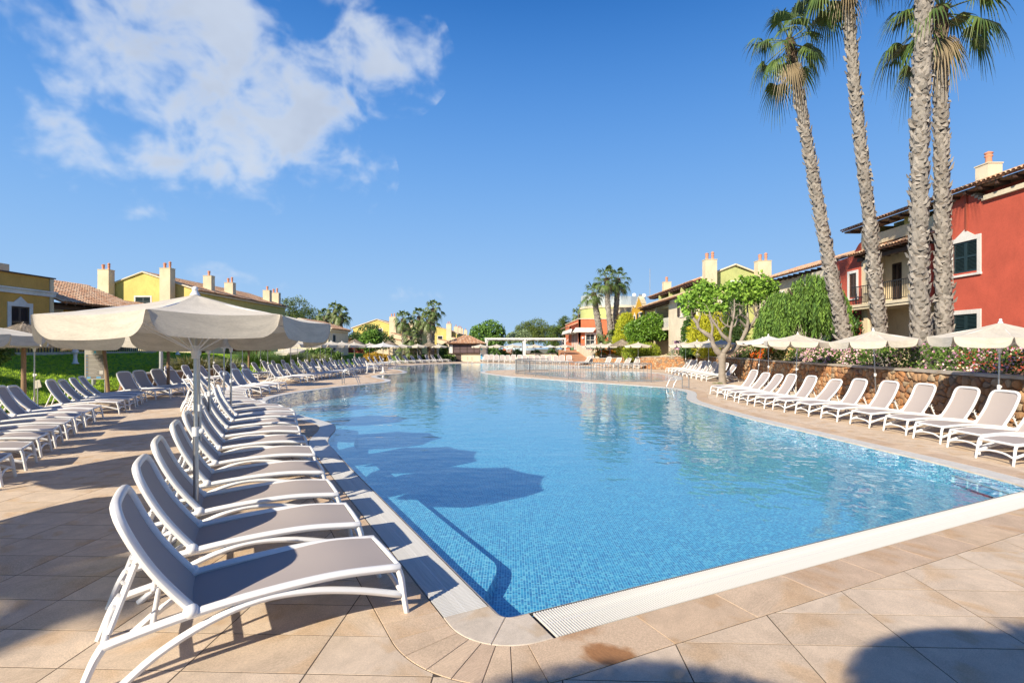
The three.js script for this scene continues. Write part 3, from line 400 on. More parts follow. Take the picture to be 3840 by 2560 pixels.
function windowUnit(b, face, c, u0, u1, v0, v1, o = {}) {
  const F = (a0, a1, b0, b1, w0, w1) => bxf(face, c, a0, a1, b0, b1, w0, w1), win = part(b, 'window', F(u0, u1, v0, v1, -.16, -.14), M.glass), fm = o.frame ?? M.white, t = .05;
  if (!o.noSash) { for (const [a0, a1] of [[u0, u0 + t], [u1 - t, u1], [(u0 + u1) / 2 - t / 2, (u0 + u1) / 2 + t / 2]]) part(win, 'sash', F(a0, a1, v0, v1, -.139, -.1), fm); for (const q of o.bars ?? [.0, .5, 1]) { const y = lerp(v0, v1 - t, q); part(win, 'glazing_bar', F(u0 + t, u1 - t, y, y + t, -.139, -.105), fm); } }
  if (o.surround) { const s = o.surround, sm = o.surroundMat ?? M.white; part(win, 'jamb', F(u0 - s, u0, v0 - s * .6, v1, -.02, .035), sm); part(win, 'jamb', F(u1, u1 + s, v0 - s * .6, v1, -.02, .035), sm); if (o.pediment) part(win, 'pediment', applyM(bare(new THREE.ExtrudeGeometry(new THREE.Shape([[u0 - s, v1], [u1 + s, v1], [u1 + s, v1 + s], [u1 - .12, v1 + s], [(u0 + u1) / 2, v1 + s + o.pediment], [u0 + .12, v1 + s], [u0 - s, v1 + s]].map((p) => new THREE.Vector2(...p))), { depth: .06, bevelEnabled: false }).translate(0, 0, -.02)), frame(face, c)), sm); else part(win, 'lintel', F(u0 - s, u1 + s, v1, v1 + s, -.02, .036), sm); part(win, 'sill', F(u0 - s - .03, u1 + s + .03, v0 - s, v0 - s * .5, -.02, .08), sm); }
  const louvre = (a0, a1, w, name = 'shutter') => { const sm = o.shutterMat, fr = part(b, name, join([F(a0, a0 + .06, v0, v1, w, w + .04), F(a1 - .06, a1, v0, v1, w, w + .04), F(a0 + .06, a1 - .06, v0, v0 + .08, w, w + .04), F(a0 + .06, a1 - .06, v1 - .08, v1, w, w + .04), F(a0 + .06, a1 - .06, (v0 + v1) / 2 - .04, (v0 + v1) / 2 + .04, w, w + .04)]), sm); const n = Math.round((v1 - v0) / .06); for (let k = 1; k < n; k++) { const y = lerp(v0 + .06, v1 - .08, k / n); if (Math.abs(y - (v0 + v1) / 2) < .05) continue; const g = new THREE.BoxGeometry(a1 - a0 - .12, .048, .008).rotateX(-.75).translate((a0 + a1) / 2, y, w + .02); part(fr, 'slat', applyM(g, frame(face, c)), sm); } };
  if (o.closed) { louvre(u0 + .01, (u0 + u1) / 2 - .005, -.06); louvre((u0 + u1) / 2 + .005, u1 - .01, -.06); }
  if (o.open) { louvre(u0 - (u1 - u0) * .55, u0 - .02, .045); louvre(u1 + .02, u1 + (u1 - u0) * .55, .045); }
  return win;
}
// barrel tile, own axes: x across, y out of the roof, z up the slope (negative z is down)
const barrel = (() => { const pos = [], idx = [], n = 6; for (let j = 0; j < 2; j++) for (let i = 0; i <= n; i++) { const a = i / n * Math.PI, r = j ? .075 : .092; pos.push(Math.cos(a) * r, Math.sin(a) * r * .85 + (j ? .0 : .028), j ? .40 : 0); } for (let i = 0; i < n; i++) idx.push(i, i + n + 1, i + 1, i + 1, i + n + 1, i + n + 2); const m = pos.length / 3; for (let i = 0; i <= n; i++) { const a = i / n * Math.PI; pos.push(Math.cos(a) * .075, Math.sin(a) * .075 * .85 + .022, .0); } for (let i = 0; i < n; i++) idx.push(i, i + 1, m + i, i + 1, m + i + 1, m + i); const g = new THREE.BufferGeometry(); g.setAttribute('position', new THREE.Float32BufferAttribute(pos, 3)); g.setIndex(idx); g.computeVertexNormals(); return uvBox(g); })();
// pitched roof plane: o eave corner, U along the eave, S up the slope (vectors), lengths w and l; tiles laid over a slab
function roofPlane(b, o, U, S, w, l, opt = {}) {
  const u = U.clone().normalize(), s = S.clone().normalize(); let n = u.clone().cross(s).normalize(); const m = new THREE.Matrix4(); if (n.y < 0) n.negate(); m.makeBasis(u, n, s).setPosition(o); const rr = rng(opt.seed ?? 3), pitch = opt.pitch ?? .2, course = .34;
  const trap = opt.trim ?? (() => [0, 1]); // share of the width kept at a height share
  const roof = part(b, 'roof', (() => { const pts = [], K = 6; for (let k = 0; k <= K; k++) pts.push([trap(k / K)[0] * w, k / K * l]); for (let k = K; k >= 0; k--) pts.push([trap(k / K)[1] * w, k / K * l]); const g = new THREE.ExtrudeGeometry(new THREE.Shape(pts.map((p) => new THREE.Vector2(...p))), { depth: .07, bevelEnabled: false }); return uvBox(applyM(bare(g), m.clone().multiply(new THREE.Matrix4().makeBasis(V3(1, 0, 0), V3(0, 0, 1), V3(0, -1, 0))))); })(), M.roofUnder);
  const cols = Math.floor(w / pitch), rows = Math.ceil(l / course), list = [];
  for (let j = 0; j < rows; j++) for (let i = 0; i <= cols; i++) { const x = (i + .5) * pitch, z = j * course; const [a, c] = trap(Math.min(1, (z + .1) / l)); if (x < a * w - .02 || x > c * w + .02) continue; const t = new THREE.Matrix4().makeTranslation(x + (rr() - .5) * .012, .0, z - .06 + (rr() - .5) * .02); if (l - z < .4) t.scale(V3(1, 1, Math.max(.3, (l - z) / .4))); const mm = m.clone().multiply(t); list.push({ mm, k: Math.floor(rr() * 5), d: V3(0, 0, 0).setFromMatrixPosition(mm).distanceTo(camera.position) }); }
  list.sort((a, c) => a.d - c.d); const lim = opt.pieces ?? 0, flip = m.determinant() < 0, tileG = flip ? applyM(barrel.clone(), new THREE.Matrix4().makeScale(-1, 1, 1)) : barrel;
  const p = V3(0, 0, 0); for (let q = roof; q && q !== scene; q = q.parent) p.add(q.position); const off = new THREE.Matrix4().makeTranslation(-p.x, -p.y, -p.z);
  const mFix = (mm) => flip ? mm.clone().multiply(new THREE.Matrix4().makeScale(-1, 1, 1)) : mm;
  list.slice(0, lim).forEach((t) => { const q = new THREE.Mesh(tileG, M.clay[t.k]); q.name = 'roof_tile'; q.applyMatrix4(off.clone().multiply(mFix(t.mm))); roof.add(q); });
  for (let k = 0; k < 5; k++) { const g = list.slice(lim).filter((t) => t.k === k).map((t) => applyM(barrel.clone(), t.mm)); if (g.length) part(roof, 'roof_tiles', join(g), M.clay[k]).userData.kind = 'stuff'; }
  return roof;
}
function chimney(b, x, z, w, d, y0, y1, mat, pots) { // slab stack with clay pots
  const c = part(b, 'chimney', box(x - w / 2, x + w / 2, y0, y1, z - d / 2, z + d / 2), mat); part(c, 'chimney_cap', box(x - w / 2 - .03, x + w / 2 + .03, y1, y1 + .05, z - d / 2 - .03, z + d / 2 + .03), mat);
  pots.forEach((px, i) => { const pr = i % 2 ? [[.14, 0], [.1, .12], [.1, .3], [.14, .32], [.14, .36], [.1, .38], [.1, .5], [.15, .52], [.12, .6], [.04, .68], [0, .7]] : [[.13, 0], [.11, .3], [.15, .33], [.15, .38], [.1, .42], [.16, .46], [.16, .5], [0, .58]]; part(c, 'chimney_pot', new THREE.LatheGeometry(pr.map((p) => new THREE.Vector2(...p)), 14).translate(x + px, y1 + .05, -z), M.pot); });
  return c;
}
const eaveRafters = (b, face, c, u0, u1, v, out, step = .6) => { for (let u = u0 + .2; u < u1; u += step) part(b, 'rafter', bxf(face, c, u, u + .1, v - .16, v - .02, -.1, out), M.darkWood); };

// ---------------------------------------------------------------- red house on the right
{
  const X = 18.4, b = thing('red_house', 'red two storey house with green shutters and tiled eaves behind the palms', 'house', X, 1, 24), up = (k) => k;
  // main wall: plain red part near, with a wavy parapet
  const par = []; for (let k = 0; k <= 16; k++) { const t = k / 16, z = lerp(22.9, 20.4, t); par.push([z, 6.95 + 1.15 * sstep(t, 0, .55) - .5 * sstep(t, .6, 1)]); }
  part(b, 'wall', wallGeo('W', X, [[14, 1], [22.9, 1], [22.9, 6.95], ...par.slice(1), [14, 7.6]], [[20.8, 21.95, 2.05, 3.25], [20.8, 21.95, 4.95, 6.2]], .35), M.red);
  for (let k = 0; k < 16; k++) { const a = par[k], c = par[k + 1]; part(b, 'parapet_coping', join([bxf('W', X, Math.min(a[0], c[0]), Math.max(a[0], c[0]), Math.max(a[1], c[1]) - .02, Math.max(a[1], c[1]) + .07, -.38, .07)]), M.capstone); }
  part(b, 'cornice', bxf('W', X, 14, 20.4, 7.6, 7.78, -.3, .14), M.palecream); part(b, 'downpipe', bxf('W', X, 21.25, 21.33, 6.6, 8.05, .002, .06), M.darkred);
  windowUnit(b, 'W', X, 20.8, 21.95, 4.95, 6.2, { closed: true, shutterMat: M.shutterBlue, surround: .17, pediment: .3, noSash: true });
  windowUnit(b, 'W', X, 20.8, 21.95, 2.05, 3.25, { closed: true, shutterMat: M.shutterBlue, surround: .17, noSash: true });
  // recessed balcony bay
  part(b, 'bay_wall', wallGeo('W', X + 1.15, rect(22.9, 27.6, 1, 8), [[23.3, 24.4, 4.15, 6.3], [23.3, 24.4, 1.2, 3.4], [26.4, 27.1, 4.15, 6.2]]), M.cream);
  part(b, 'bay_wall', box(X, X + 1.15, 1, 8, 22.75, 22.9), M.cream); part(b, 'bay_wall', box(X + .02, X + 1.15, 1, 8, 27.6, 27.75), M.cream);
  windowUnit(b, 'W', X + 1.15, 23.3, 24.4, 4.15, 6.3, { surround: .16, bars: [0, .33, .66, 1] }); windowUnit(b, 'W', X + 1.15, 23.3, 24.4, 1.2, 3.4, { surround: .16, bars: [0, .33, .66, 1] });
  windowUnit(b, 'W', X + 1.15, 26.4, 27.1, 4.15, 6.2, { closed: true, shutterMat: M.shutterBrown, noSash: true });
  const slabB = part(b, 'balcony_slab', box(X - .55, X + 1.15, 3.86, 4.1, 22.9, 27.8), M.palecream); part(slabB, 'slab_edge', box(X - .6, X - .55, 3.98, 4.12, 22.85, 27.85), M.palecream);
  const rail = part(b, 'balcony_railing', box(X - .52, X - .48, 5.02, 5.06, 22.95, 27.7), M.iron); part(rail, 'bottom_rail', box(X - .515, X - .485, 4.2, 4.23, 22.95, 27.7), M.iron); for (let z = 23; z < 27.7; z += .13) part(rail, 'baluster', box(X - .51, X - .49, 4.2, 5.03, z, z + .018), M.iron); for (let z = -.4; z < .4; z += .14) part(rail, 'baluster', box(X + .1 + z, X + .118 + z, 4.12, 5.03, 27.69, 27.71), M.iron);
  part(b, 'column', box(X - .12, X + .18, 4.1, 6.75, 27.1, 27.4), M.cream); part(b, 'column', box(X - .1, X + .2, 1, 3.86, 27.1, 27.4), M.cream); part(b, 'column', box(X - .12, X + .18, 4.1, 6.75, 22.95, 23.2), M.red);
  roofPlane(b, P(X - .55, 6.74, 22.3), V3(0, 0, -1), V3(1, .34, 0), 5.7, 2.1, { pieces: 110, seed: 5 }); eaveRafters(b, 'W', X + 1, 22.5, 27.9, 6.78, 1.4, .55); part(b, 'eave_beam', bxf('W', X, 22.4, 27.9, 6.42, 6.6, -.1, .12), M.darkWood);
  // top terrace with its own roof
  part(b, 'terrace_wall', box(X + .3, X + .55, 7.2, 7.75, 22.9, 28.2), M.cream); part(b, 'terrace_pier', box(X + .3, X + .9, 7.75, 8.15, 24.4, 25.1), M.olive); part(b, 'terrace_pier', box(X + .3, X + .9, 7.2, 8.15, 27.5, 28.1), M.olive); part(b, 'terrace_back', box(X + 2.2, X + 2.4, 6.9, 8.6, 22.9, 28.4), M.olive); part(b, 'terrace_end', box(X + .6, X + 2.2, 6.9, 8.4, 28.15, 28.4), M.olive);
  // far red bay with a small curved parapet
  const p2 = []; for (let k = 0; k <= 10; k++) { const t = k / 10; p2.push([lerp(27.75, 28.9, t), 7.45 - .62 * sstep(t, .0, .75)]); }
  part(b, 'wall', wallGeo('W', X, [[27.75, 1], [30.2, 1], [30.2, 6.75], ...[...p2].reverse()], [[28.1, 28.7, 4.6, 5.9]], .35), M.red); windowUnit(b, 'W', X, 28.1, 28.7, 4.6, 5.9, { closed: true, shutterMat: M.shutterBrown, surround: .14, noSash: true });
  part(b, 'end_wall', box(X + .1, X + 7, 1, 6.9, 30.2, 30.5), M.palecream); part(b, 'side_wall', box(X + .05, X + .35, 1, 6.5, 30.5, 32.4), M.palecream);
  // main roof
  roofPlane(b, P(X - .5, 8.2, 13), V3(0, 0, -1), V3(1, .36, 0), 15.6, 4.0, { pieces: 190, seed: 6 }); part(b, 'eave_board', bxf('W', X, 13, 28.6, 8.08, 8.16, -.5, .34), M.timber); eaveRafters(b, 'W', X, 13, 28.4, 8.14, .42, .7); part(b, 'upper_wall', box(X + .36, X + .6, 7.4, 8.3, 13, 22.9), M.red);
  chimney(b, X + 2.2, 22.75, .62, .62, 8.7, 9.75, M.palecream, [0]);
  part(b, 'back_wall', box(X + 4, X + 8, 1, 9, 13, 30), M.palecream);
}
// ---------------------------------------------------------------- low cream house behind the weeping tree
{
  const b = thing('cream_house', 'cream house with an overhanging tiled eave behind the weeping tree', 'house', 20, 1, 36);
  part(b, 'wall', wallGeo('W', 19.6, rect(32.4, 42.2, 1, 6.9), [[34, 35, 4.5, 5.9], [38, 39, 4.5, 5.9]]), M.palecream);
  windowUnit(b, 'W', 19.6, 34, 35, 4.5, 5.9, { surround: .14 }); windowUnit(b, 'W', 19.6, 38, 39, 4.5, 5.9, { surround: .14 });
  roofPlane(b, P(18.8, 6.95, 31.6), V3(0, 0, -1), V3(1, .33, 0), 10.5, 4.5, { pieces: 160, seed: 8 }); eaveRafters(b, 'W', 19.6, 31.8, 42, 6.9, .6, .7); part(b, 'gable_wall', box(19.6, 24, 1, 6.9, 32.2, 32.4), M.palecream);
}
// ---------------------------------------------------------------- green gabled house with long cream wings
{
  const Z = 43.6, b = thing('green_gabled_house', 'house with a pale green gable, two tall chimneys and cream balconied wing', 'house', 16, 1, 50);
  part(b, 'gable_wall', wallGeo('S', Z, [[15.9, 1], [21.3, 1], [21.3, 7.6], [18.55, 8.75], [15.9, 7.75]], [[18.2, 18.9, 6.55, 7.35]]), M.lime);
  windowUnit(b, 'S', Z, 18.2, 18.9, 6.55, 7.35, { closed: true, shutterMat: M.shutterBlue, surround: .12, noSash: true });
  for (const [x0, y0, x1, y1] of [[15.6, 7.66, 18.55, 8.78], [18.55, 8.78, 21.6, 7.55]]) { const g = bar(P(x0, y0, Z - .08), P(x1, y1, Z - .08), .09, 4); part(b, 'verge', g, M.palecream); }
  chimney(b, 16.2, Z - .45, .95, .7, 1, 9.05, M.cream, [-.22, .24]); chimney(b, 20.55, Z - .45, 1.1, .7, 1, 8.95, M.cream, [-.22, .26]);
  roofPlane(b, P(15.0, 7.45, Z), V3(0, 0, -1), V3(1, .36, 0), 14.5, 3.8, { seed: 9, pieces: 40 }); roofPlane(b, P(22.1, 7.35, Z), V3(0, 0, -1), V3(-1, .36, 0), 14.5, 3.8, { seed: 10 });
  part(b, 'eave_board', bxf('W', 15.6, Z, 58, 7.28, 7.42, -.4, .5), M.darkWood); eaveRafters(b, 'W', 15.6, Z, 58, 7.34, .55, .65);
  chimney(b, 16.6, 56.5, .8, .6, 7.6, 8.9, M.cream, [0]);
  // upper terrace
  part(b, 'terrace_wall', bxf('W', 14.9, Z + .2, 58, 5.9, 6.75, -.25, 0), M.cream); part(b, 'terrace_back', bxf('W', 16.6, Z + .2, 58, 6, 7.5, -.2, 0), M.olive); for (const u of [47, 50.5, 54]) part(b, 'terrace_pier', bxf('W', 15.2, u, u + .25, 6.5, 7.3, -1.2, .1), M.lime);
  part(b, 'terrace_floor', box(14.9, 16.6, 5.8, 5.95, Z, 58), M.palecream);
  // cream wing: near block with shuttered window, then open balcony bays
  part(b, 'wall', wallGeo('W', 14.5, rect(42.2, 48.4, 1, 6.05), [[44.1, 45.3, 4.6, 5.8], [43.9, 45.0, 1.6, 3.5]]), M.palecream);
  windowUnit(b, 'W', 14.5, 44.1, 45.3, 4.6, 5.8, { open: true, shutterMat: M.shutterBrown, surround: .1 }); windowUnit(b, 'W', 14.5, 43.9, 45.0, 1.6, 3.5, { frame: M.shutterBrown });
  part(b, 'end_wall', wallGeo('S', 42.2, rect(14.5, 18.2, 1, 6.1), [[16.9, 17.6, 4.3, 5.9]]), M.palecream); windowUnit(b, 'S', 42.2, 16.9, 17.6, 4.3, 5.9, { surround: .1 });
  for (let u = 42.5; u < 48; u += .45) part(b, 'dentil', bxf('W', 14.5, u, u + .2, 6.05, 6.2, -.1, .12), M.white);
  for (const u of [48.4, 52.9, 56.9]) part(b, 'pier', bxf('W', 14.5, u, u + .35, 1, 6.1, -1.8, 0), M.cream);
  part(b, 'bay_wall', bxf('W', 16.3, 48.4, 57.2, 1, 6.1, -.2, 0), M.cream); for (const v of [3.55]) part(b, 'balcony_slab', bxf('W', 14.5, 48.75, 56.9, v, v + .25, -1.8, .05), M.palecream);
  for (const [a, c] of [[48.75, 52.9], [53.25, 56.9]]) { part(b, 'balcony_railing', bxf('W', 14.5, a, c, 4.75, 4.8, -.1, -.05), M.iron); for (let u = a + .1; u < c; u += .2) part(b, 'baluster', bxf('W', 14.5, u, u + .03, 3.8, 4.75, -.09, -.06), M.white); }
  for (const [u0, u1] of [[49.6, 50.8], [54, 55.2]]) for (const v of [1.2, 3.85]) windowUnit(b, 'W', 16.3, u0, u1, v, v + 2.1, {});
  roofPlane(b, P(13.75, 6.18, 42), V3(0, 0, -1), V3(1, .3, 0), 15.6, 1.5, { seed: 12, pieces: 60 }); part(b, 'eave_board', bxf('W', 14.5, 48, 57.6, 6.02, 6.14, -.3, .55), M.darkWood); eaveRafters(b, 'W', 14.5, 48.4, 57.4, 6.1, .6, .5);
}
// ---------------------------------------------------------------- yellow fronted house with a wavy gable, round bay, restaurant
{
  const X = 14.4, b = thing('yellow_fronted_house', 'golden yellow house front with a wavy parapet between cream wings', 'house', X, 1, 60), top = []; for (let k = 0; k <= 24; k++) { const t = k / 24; top.push([lerp(63.5, 57.4, t), 6.3 + 1.35 * Math.max(0, 1 - Math.abs(t - .62) * 3.4) ** .8 + .55 * Math.max(0, 1 - Math.abs(t - .2) * 5.5)]); }
  part(b, 'front', wallGeo('W', X, [[57.4, 1], [63.5, 1], ...top], [[58.6, 59.7, 4.3, 5.8], [61.4, 62.2, 4.3, 5.6], [58.8, 59.7, 1.2, 3.2]], .4), M.gold);
  windowUnit(b, 'W', X, 58.6, 59.7, 4.3, 5.8, { open: true, shutterMat: M.shutterBlue, surround: .12 }); windowUnit(b, 'W', X, 61.4, 62.2, 4.3, 5.6, { closed: true, shutterMat: M.shutterBlue, surround: .14, pediment: .3 }); windowUnit(b, 'W', X, 58.8, 59.7, 1.2, 3.2, { frame: M.shutterBrown });
  for (let k = 0; k < 24; k++) { const a = top[k], c = top[k + 1], y = Math.max(a[1], c[1]); part(b, 'parapet_coping', bxf('W', X, Math.min(a[0], c[0]), Math.max(a[0], c[0]), y - .03, y + .09, -.46, .08), M.palecream); }
  part(b, 'side_wall', box(X + .1, 20, 1, 6.2, 57.2, 57.38), M.cream); part(b, 'aerial', bar(P(15.2, 7.5, 58), P(15.2, 10.6, 58), .03, 5), M.galv); part(b, 'body', box(X + .42, 20, 1, 6.3, 57.4, 63.5), M.cream);
  const r = thing('round_house', 'pale green round building with grey glass screens on its roof', 'house', 17.6, 1.5, 92);
  part(r, 'drum', new THREE.CylinderGeometry(5.6, 5.6, 7, 48, 1).translate(17.6, 5.1, -92), M.lime); part(r, 'cornice', new THREE.CylinderGeometry(5.75, 5.75, .35, 48, 1).translate(17.6, 8.75, -92), M.palecream);
  const gl = phy([.62, .68, .7], { roughness: .35, transmission: .45 }); for (let k = 0; k < 20; k++) { const a = k / 20 * 6.283 + .1, s = 5.6 * Math.sin(Math.PI / 20) * 2 - .06, h = k % 7 < 3 ? 1.95 : 1.5; part(r, 'glass_screen', new THREE.BoxGeometry(s, h, .04).rotateY(-a + Math.PI / 2).translate(17.6 + Math.cos(a) * 5.5, 8.92 + h / 2, -92 + Math.sin(a) * 5.5), gl); }
  part(r, 'mast', bar(P(18.6, 8.9, 88), P(18.6, 12.4, 88), .05, 6), M.galv); for (const [x, z] of [[20.4, 88], [22.2, 88.6]]) part(r, 'satellite_dish', new THREE.SphereGeometry(.45, 16, 6, 0, 6.3, 0, .9).rotateX(1.2).translate(x, 10.6, -z), M.plastic);
  const w = thing('curved_wing', 'cream curved wing with deep balconies left of the yellow front', 'house', 17, 1, 68);
  part(w, 'wall', box(16.4, 22, 1, 6.6, 63.6, 76), M.cream); for (const v of [3.6, 6.4]) part(w, 'balcony_slab', new THREE.CylinderGeometry(4.2, 4.2, .3, 32, 1, false, Math.PI, Math.PI).rotateY(0).translate(17, v, -69), M.palecream); part(w, 'roof_overhang', new THREE.CylinderGeometry(4.6, 4.3, .4, 32).translate(17.2, 6.75, -69), M.palecream); for (const z of [65.5, 69, 72.5]) part(w, 'pier', box(14.3, 14.7, 1, 6.4, z, z + .4), M.palecream);
  roofPlane(w, P(13.6, 5.9, 63.6), V3(0, 0, -1), V3(1, .3, 0), 3.4, 2.4, { seed: 15 });
}
{
  const Z = 80, y = 1.55, b = thing('orange_restaurant', 'orange flat roofed restaurant with white angled canopy on the terrace', 'building', 10.2, y, Z);
  part(b, 'front_wall', wallGeo('S', Z, rect(10.15, 22, y, 6.25), [[11.25, 12.55, y + .1, 4.0]], .3), M.orange); part(b, 'side_wall', wallGeo('W', 10.15, rect(80, 100, y, 6.25), [[81.5, 83, y + .3, 4.1], [83.6, 85.1, y + .3, 4.1], [85.7, 87.2, y + .3, 4.1], [87.8, 89.3, y + .3, 4.1]], .3), M.orange); part(b, 'roof_edge', box(10.05, 22, 6.25, 6.37, 79.9, 100), M.palecream);
  windowUnit(b, 'S', Z, 11.25, 12.55, y + .1, 4.0, { surround: .16, bars: [0, .3, .62, 1] });
  for (const z of [81.5, 83.6, 85.7, 87.8]) windowUnit(b, 'W', 10.15, z, z + 1.5, y + .3, 4.1, { surround: .2 });
  const cs = new THREE.Shape([[9.1, 4.25], [12.2, 4.25], [12.7, 4.95], [9.6, 4.95]].map((p) => new THREE.Vector2(...p))); part(b, 'canopy', uvBox(new THREE.ExtrudeGeometry(cs, { depth: .25, bevelEnabled: false }).translate(0, 0, -Z + .5)), M.white);
  const c2 = part(b, 'canopy', uvBox((() => { const g = new THREE.BoxGeometry(.2, .62, 13).rotateZ(-.35).translate(8.9, 4.45, -Z - 6); return g; })()), M.white); part(b, 'canopy_soffit', box(9, 10.2, 4.2, 4.3, 80, 92), M.white);
  roofPlane(b, P(8.6, 5.15, 80.8), V3(0, 0, -1), V3(1, .38, 0), 12, 1.7, { seed: 17 }); for (let k = 0; k < 6; k++) part(b, 'lattice_bar', box(9.0, 10.1, 4.75 + k * .12, 4.79 + k * .12, 80.3, 80.36), M.darkred); for (let k = 0; k < 8; k++) part(b, 'lattice_post', box(9.0 + k * .15, 9.03 + k * .15, 4.7, 5.4, 80.28, 80.34), M.darkred);
  part(b, 'wall_lamp', new THREE.SphereGeometry(.18, 14, 10).translate(10.75, 3.4, -Z + .12), M.plastic);
  const t = thing('terrace_railing', 'thin metal handrail along the restaurant terrace and ramp', 'railing', 10, 1.55, 74); part(t, 'rail', bar(P(9.4, 2.45, 74.2), P(20, 2.45, 74.2), .025), M.galv); for (let x = 9.4; x < 20; x += 1.2) part(t, 'post', bar(P(x, 1.55, 74.2), P(x, 2.45, 74.2), .02), M.galv); part(t, 'rail', bar(P(9.45, 1.15, 58.3), P(9.45, 2.75, 76), .025), M.galv);
  const pl = thing('planter_pot', 'green pot with a small shrub at the top of the ramp', 'planter', 8.7, 1.5, 76.5); part(pl, 'pot', new THREE.CylinderGeometry(.32, .25, .5, 16).translate(8.7, 1.77, -76.5), std([.1, .25, .12]));
}
// ---------------------------------------------------------------- kiosk with hipped roof, white pergola
{
  const cx = -6.55, z0 = 73.6, b = thing('pool_kiosk', 'small pool bar kiosk with hipped clay roof and brown shutters', 'kiosk', cx, 0, z0);
  part(b, 'base_wall', wallGeo('S', z0, rect(-8.85, -4.5, 0, 1.08), [[-7.9, -7.1, 0, 1.02]]), M.palecream); part(b, 'side_wall', box(-8.85, -8.55, 0, 2.5, z0 + .26, z0 + 4), M.palecream); part(b, 'side_wall', box(-4.8, -4.5, 0, 2.5, z0 + .26, z0 + 4), M.palecream); part(b, 'back_wall', box(-8.85, -4.5, 0, 2.5, z0 + 4, z0 + 4.2), M.palecream);
  part(b, 'corner_pier', box(-8.75, -8.3, 1.1, 2.45, z0 - .02, z0 + .25), M.white); part(b, 'counter', box(-8.95, -4.4, 1.08, 1.16, z0 - .28, z0 + .1), M.darkWood); const dr = part(b, 'door', box(-7.88, -7.12, 0, 1.0, z0 - .03, z0 + .06), M.shutterBrown); part(dr, 'handle', box(-7.22, -7.18, .5, .62, z0 - .06, z0 - .031), M.galv);
  const sh = std([.10, .065, .07], { roughness: .6 }); for (let k = 0; k < 4; k++) { const x0 = -8.28 + k * .98, p = part(b, 'shutter_panel', box(x0, x0 + .96, 1.2, 2.38, z0 + .06, z0 + .1), sh); part(p, 'shutter_rail', box(x0, x0 + .96, 1.72, 1.78, z0 + .03, z0 + .06), M.shutterBrown); part(p, 'shutter_rail', box(x0, x0 + .06, 1.2, 2.38, z0 + .02, z0 + .059), M.shutterBrown); } part(b, 'lintel_beam', box(-8.85, -4.4, 2.32, 2.5, z0 - .05, z0 + .2), M.shutterBrown);
  const e = 2.5, y = 2.52, R = 1.15, w = 5.6, zc = z0 + 1.9, S = Math.hypot(e, R); const hip = (t) => [t * .5 * (e / 2.8), 1 - t * .5 * (e / 2.8)];
  roofPlane(b, P(cx - 2.75, y, zc - e), V3(1, 0, 0), V3(0, R, -e), 5.5, S, { trim: (t) => [t * .46, 1 - t * .46], seed: 21 }); roofPlane(b, P(cx - 2.75, y, zc - e), V3(0, 0, -1), V3(2.5, R, 0), 5, S, { trim: (t) => [t * .5, 1 - t * .5], seed: 22 }); roofPlane(b, P(cx + 2.75, y, zc - e), V3(0, 0, -1), V3(-2.5, R, 0), 5, S, { trim: (t) => [t * .5, 1 - t * .5], seed: 23 }); roofPlane(b, P(cx - 2.75, y, zc + e), V3(1, 0, 0), V3(0, R, e), 5.5, S, { trim: (t) => [t * .46, 1 - t * .46], seed: 24 });
  const mb = thing('menu_board', 'white menu board with blue pictures standing beside the kiosk', 'board', -4.1, 0, 73.3); part(mb, 'panel', box(-4.45, -3.55, .2, 2.0, 73.3, 73.36), M.plastic); part(mb, 'blue_picture', box(-4.4, -4.1, .3, 1.0, 73.28, 73.299), std([.1, .35, .6])); part(mb, 'blue_picture', box(-4.4, -4.15, 1.6, 1.8, 73.28, 73.299), std([.1, .5, .6])); for (const x of [-4.4, -3.65]) part(mb, 'post', box(x, x + .05, 0, .2, 73.31, 73.35), M.galv);
  const p = thing('pergola', 'white flat pergola with pale awning over the bar terrace', 'pergola', 2, 0, 77), wm = std([.6, .6, .6], { roughness: .5 });
  for (const z of [75, 79]) { part(p, 'beam', box(-3.9, 7.7, 3.1, 3.32, z, z + .16), wm); for (const x of [-3.85, 1.75, 7.45]) { const c = part(p, 'column', box(x, x + .2, 0, 3.1, z - .02, z + .18), wm); part(c, 'brace', bar(P(x + .1, 2.6, z + .08), P(x + .6, 3.1, z + .08), .04, 4), wm); } part(p, 'column', box(1.55, 1.75, 0, 2.9, z + .3, z + .5), wm); }
  for (let k = 0; k <= 8; k++) part(p, 'rafter', box(-3.8 + k * 1.4, -3.72 + k * 1.4, 3.12, 3.24, 75.17, 79), wm); part(p, 'awning', gridSheet(20, 6, (u, v) => P(lerp(-3.6, 7.4, u), 3.06 - .12 * Math.sin(v * Math.PI) - .03 * Math.sin(u * 60), lerp(75.2, 78.9, v))), M.canvasWhite);
  const d = thing('glass_dome', 'low glazed dome roof seen under the pergola', 'skylight', 1.5, .4, 86); part(d, 'dome', new THREE.SphereGeometry(3.2, 20, 8, 0, 6.29, 0, 1.2).scale(1, .62, 1).translate(1.2, .75, -86), phy([.5, .62, .66], { roughness: .15, metalness: .2 })); part(d, 'ring', new THREE.CylinderGeometry(3.4, 3.6, 1.5, 24).translate(1.2, .75, -86), std([.3, .27, .26]));
}
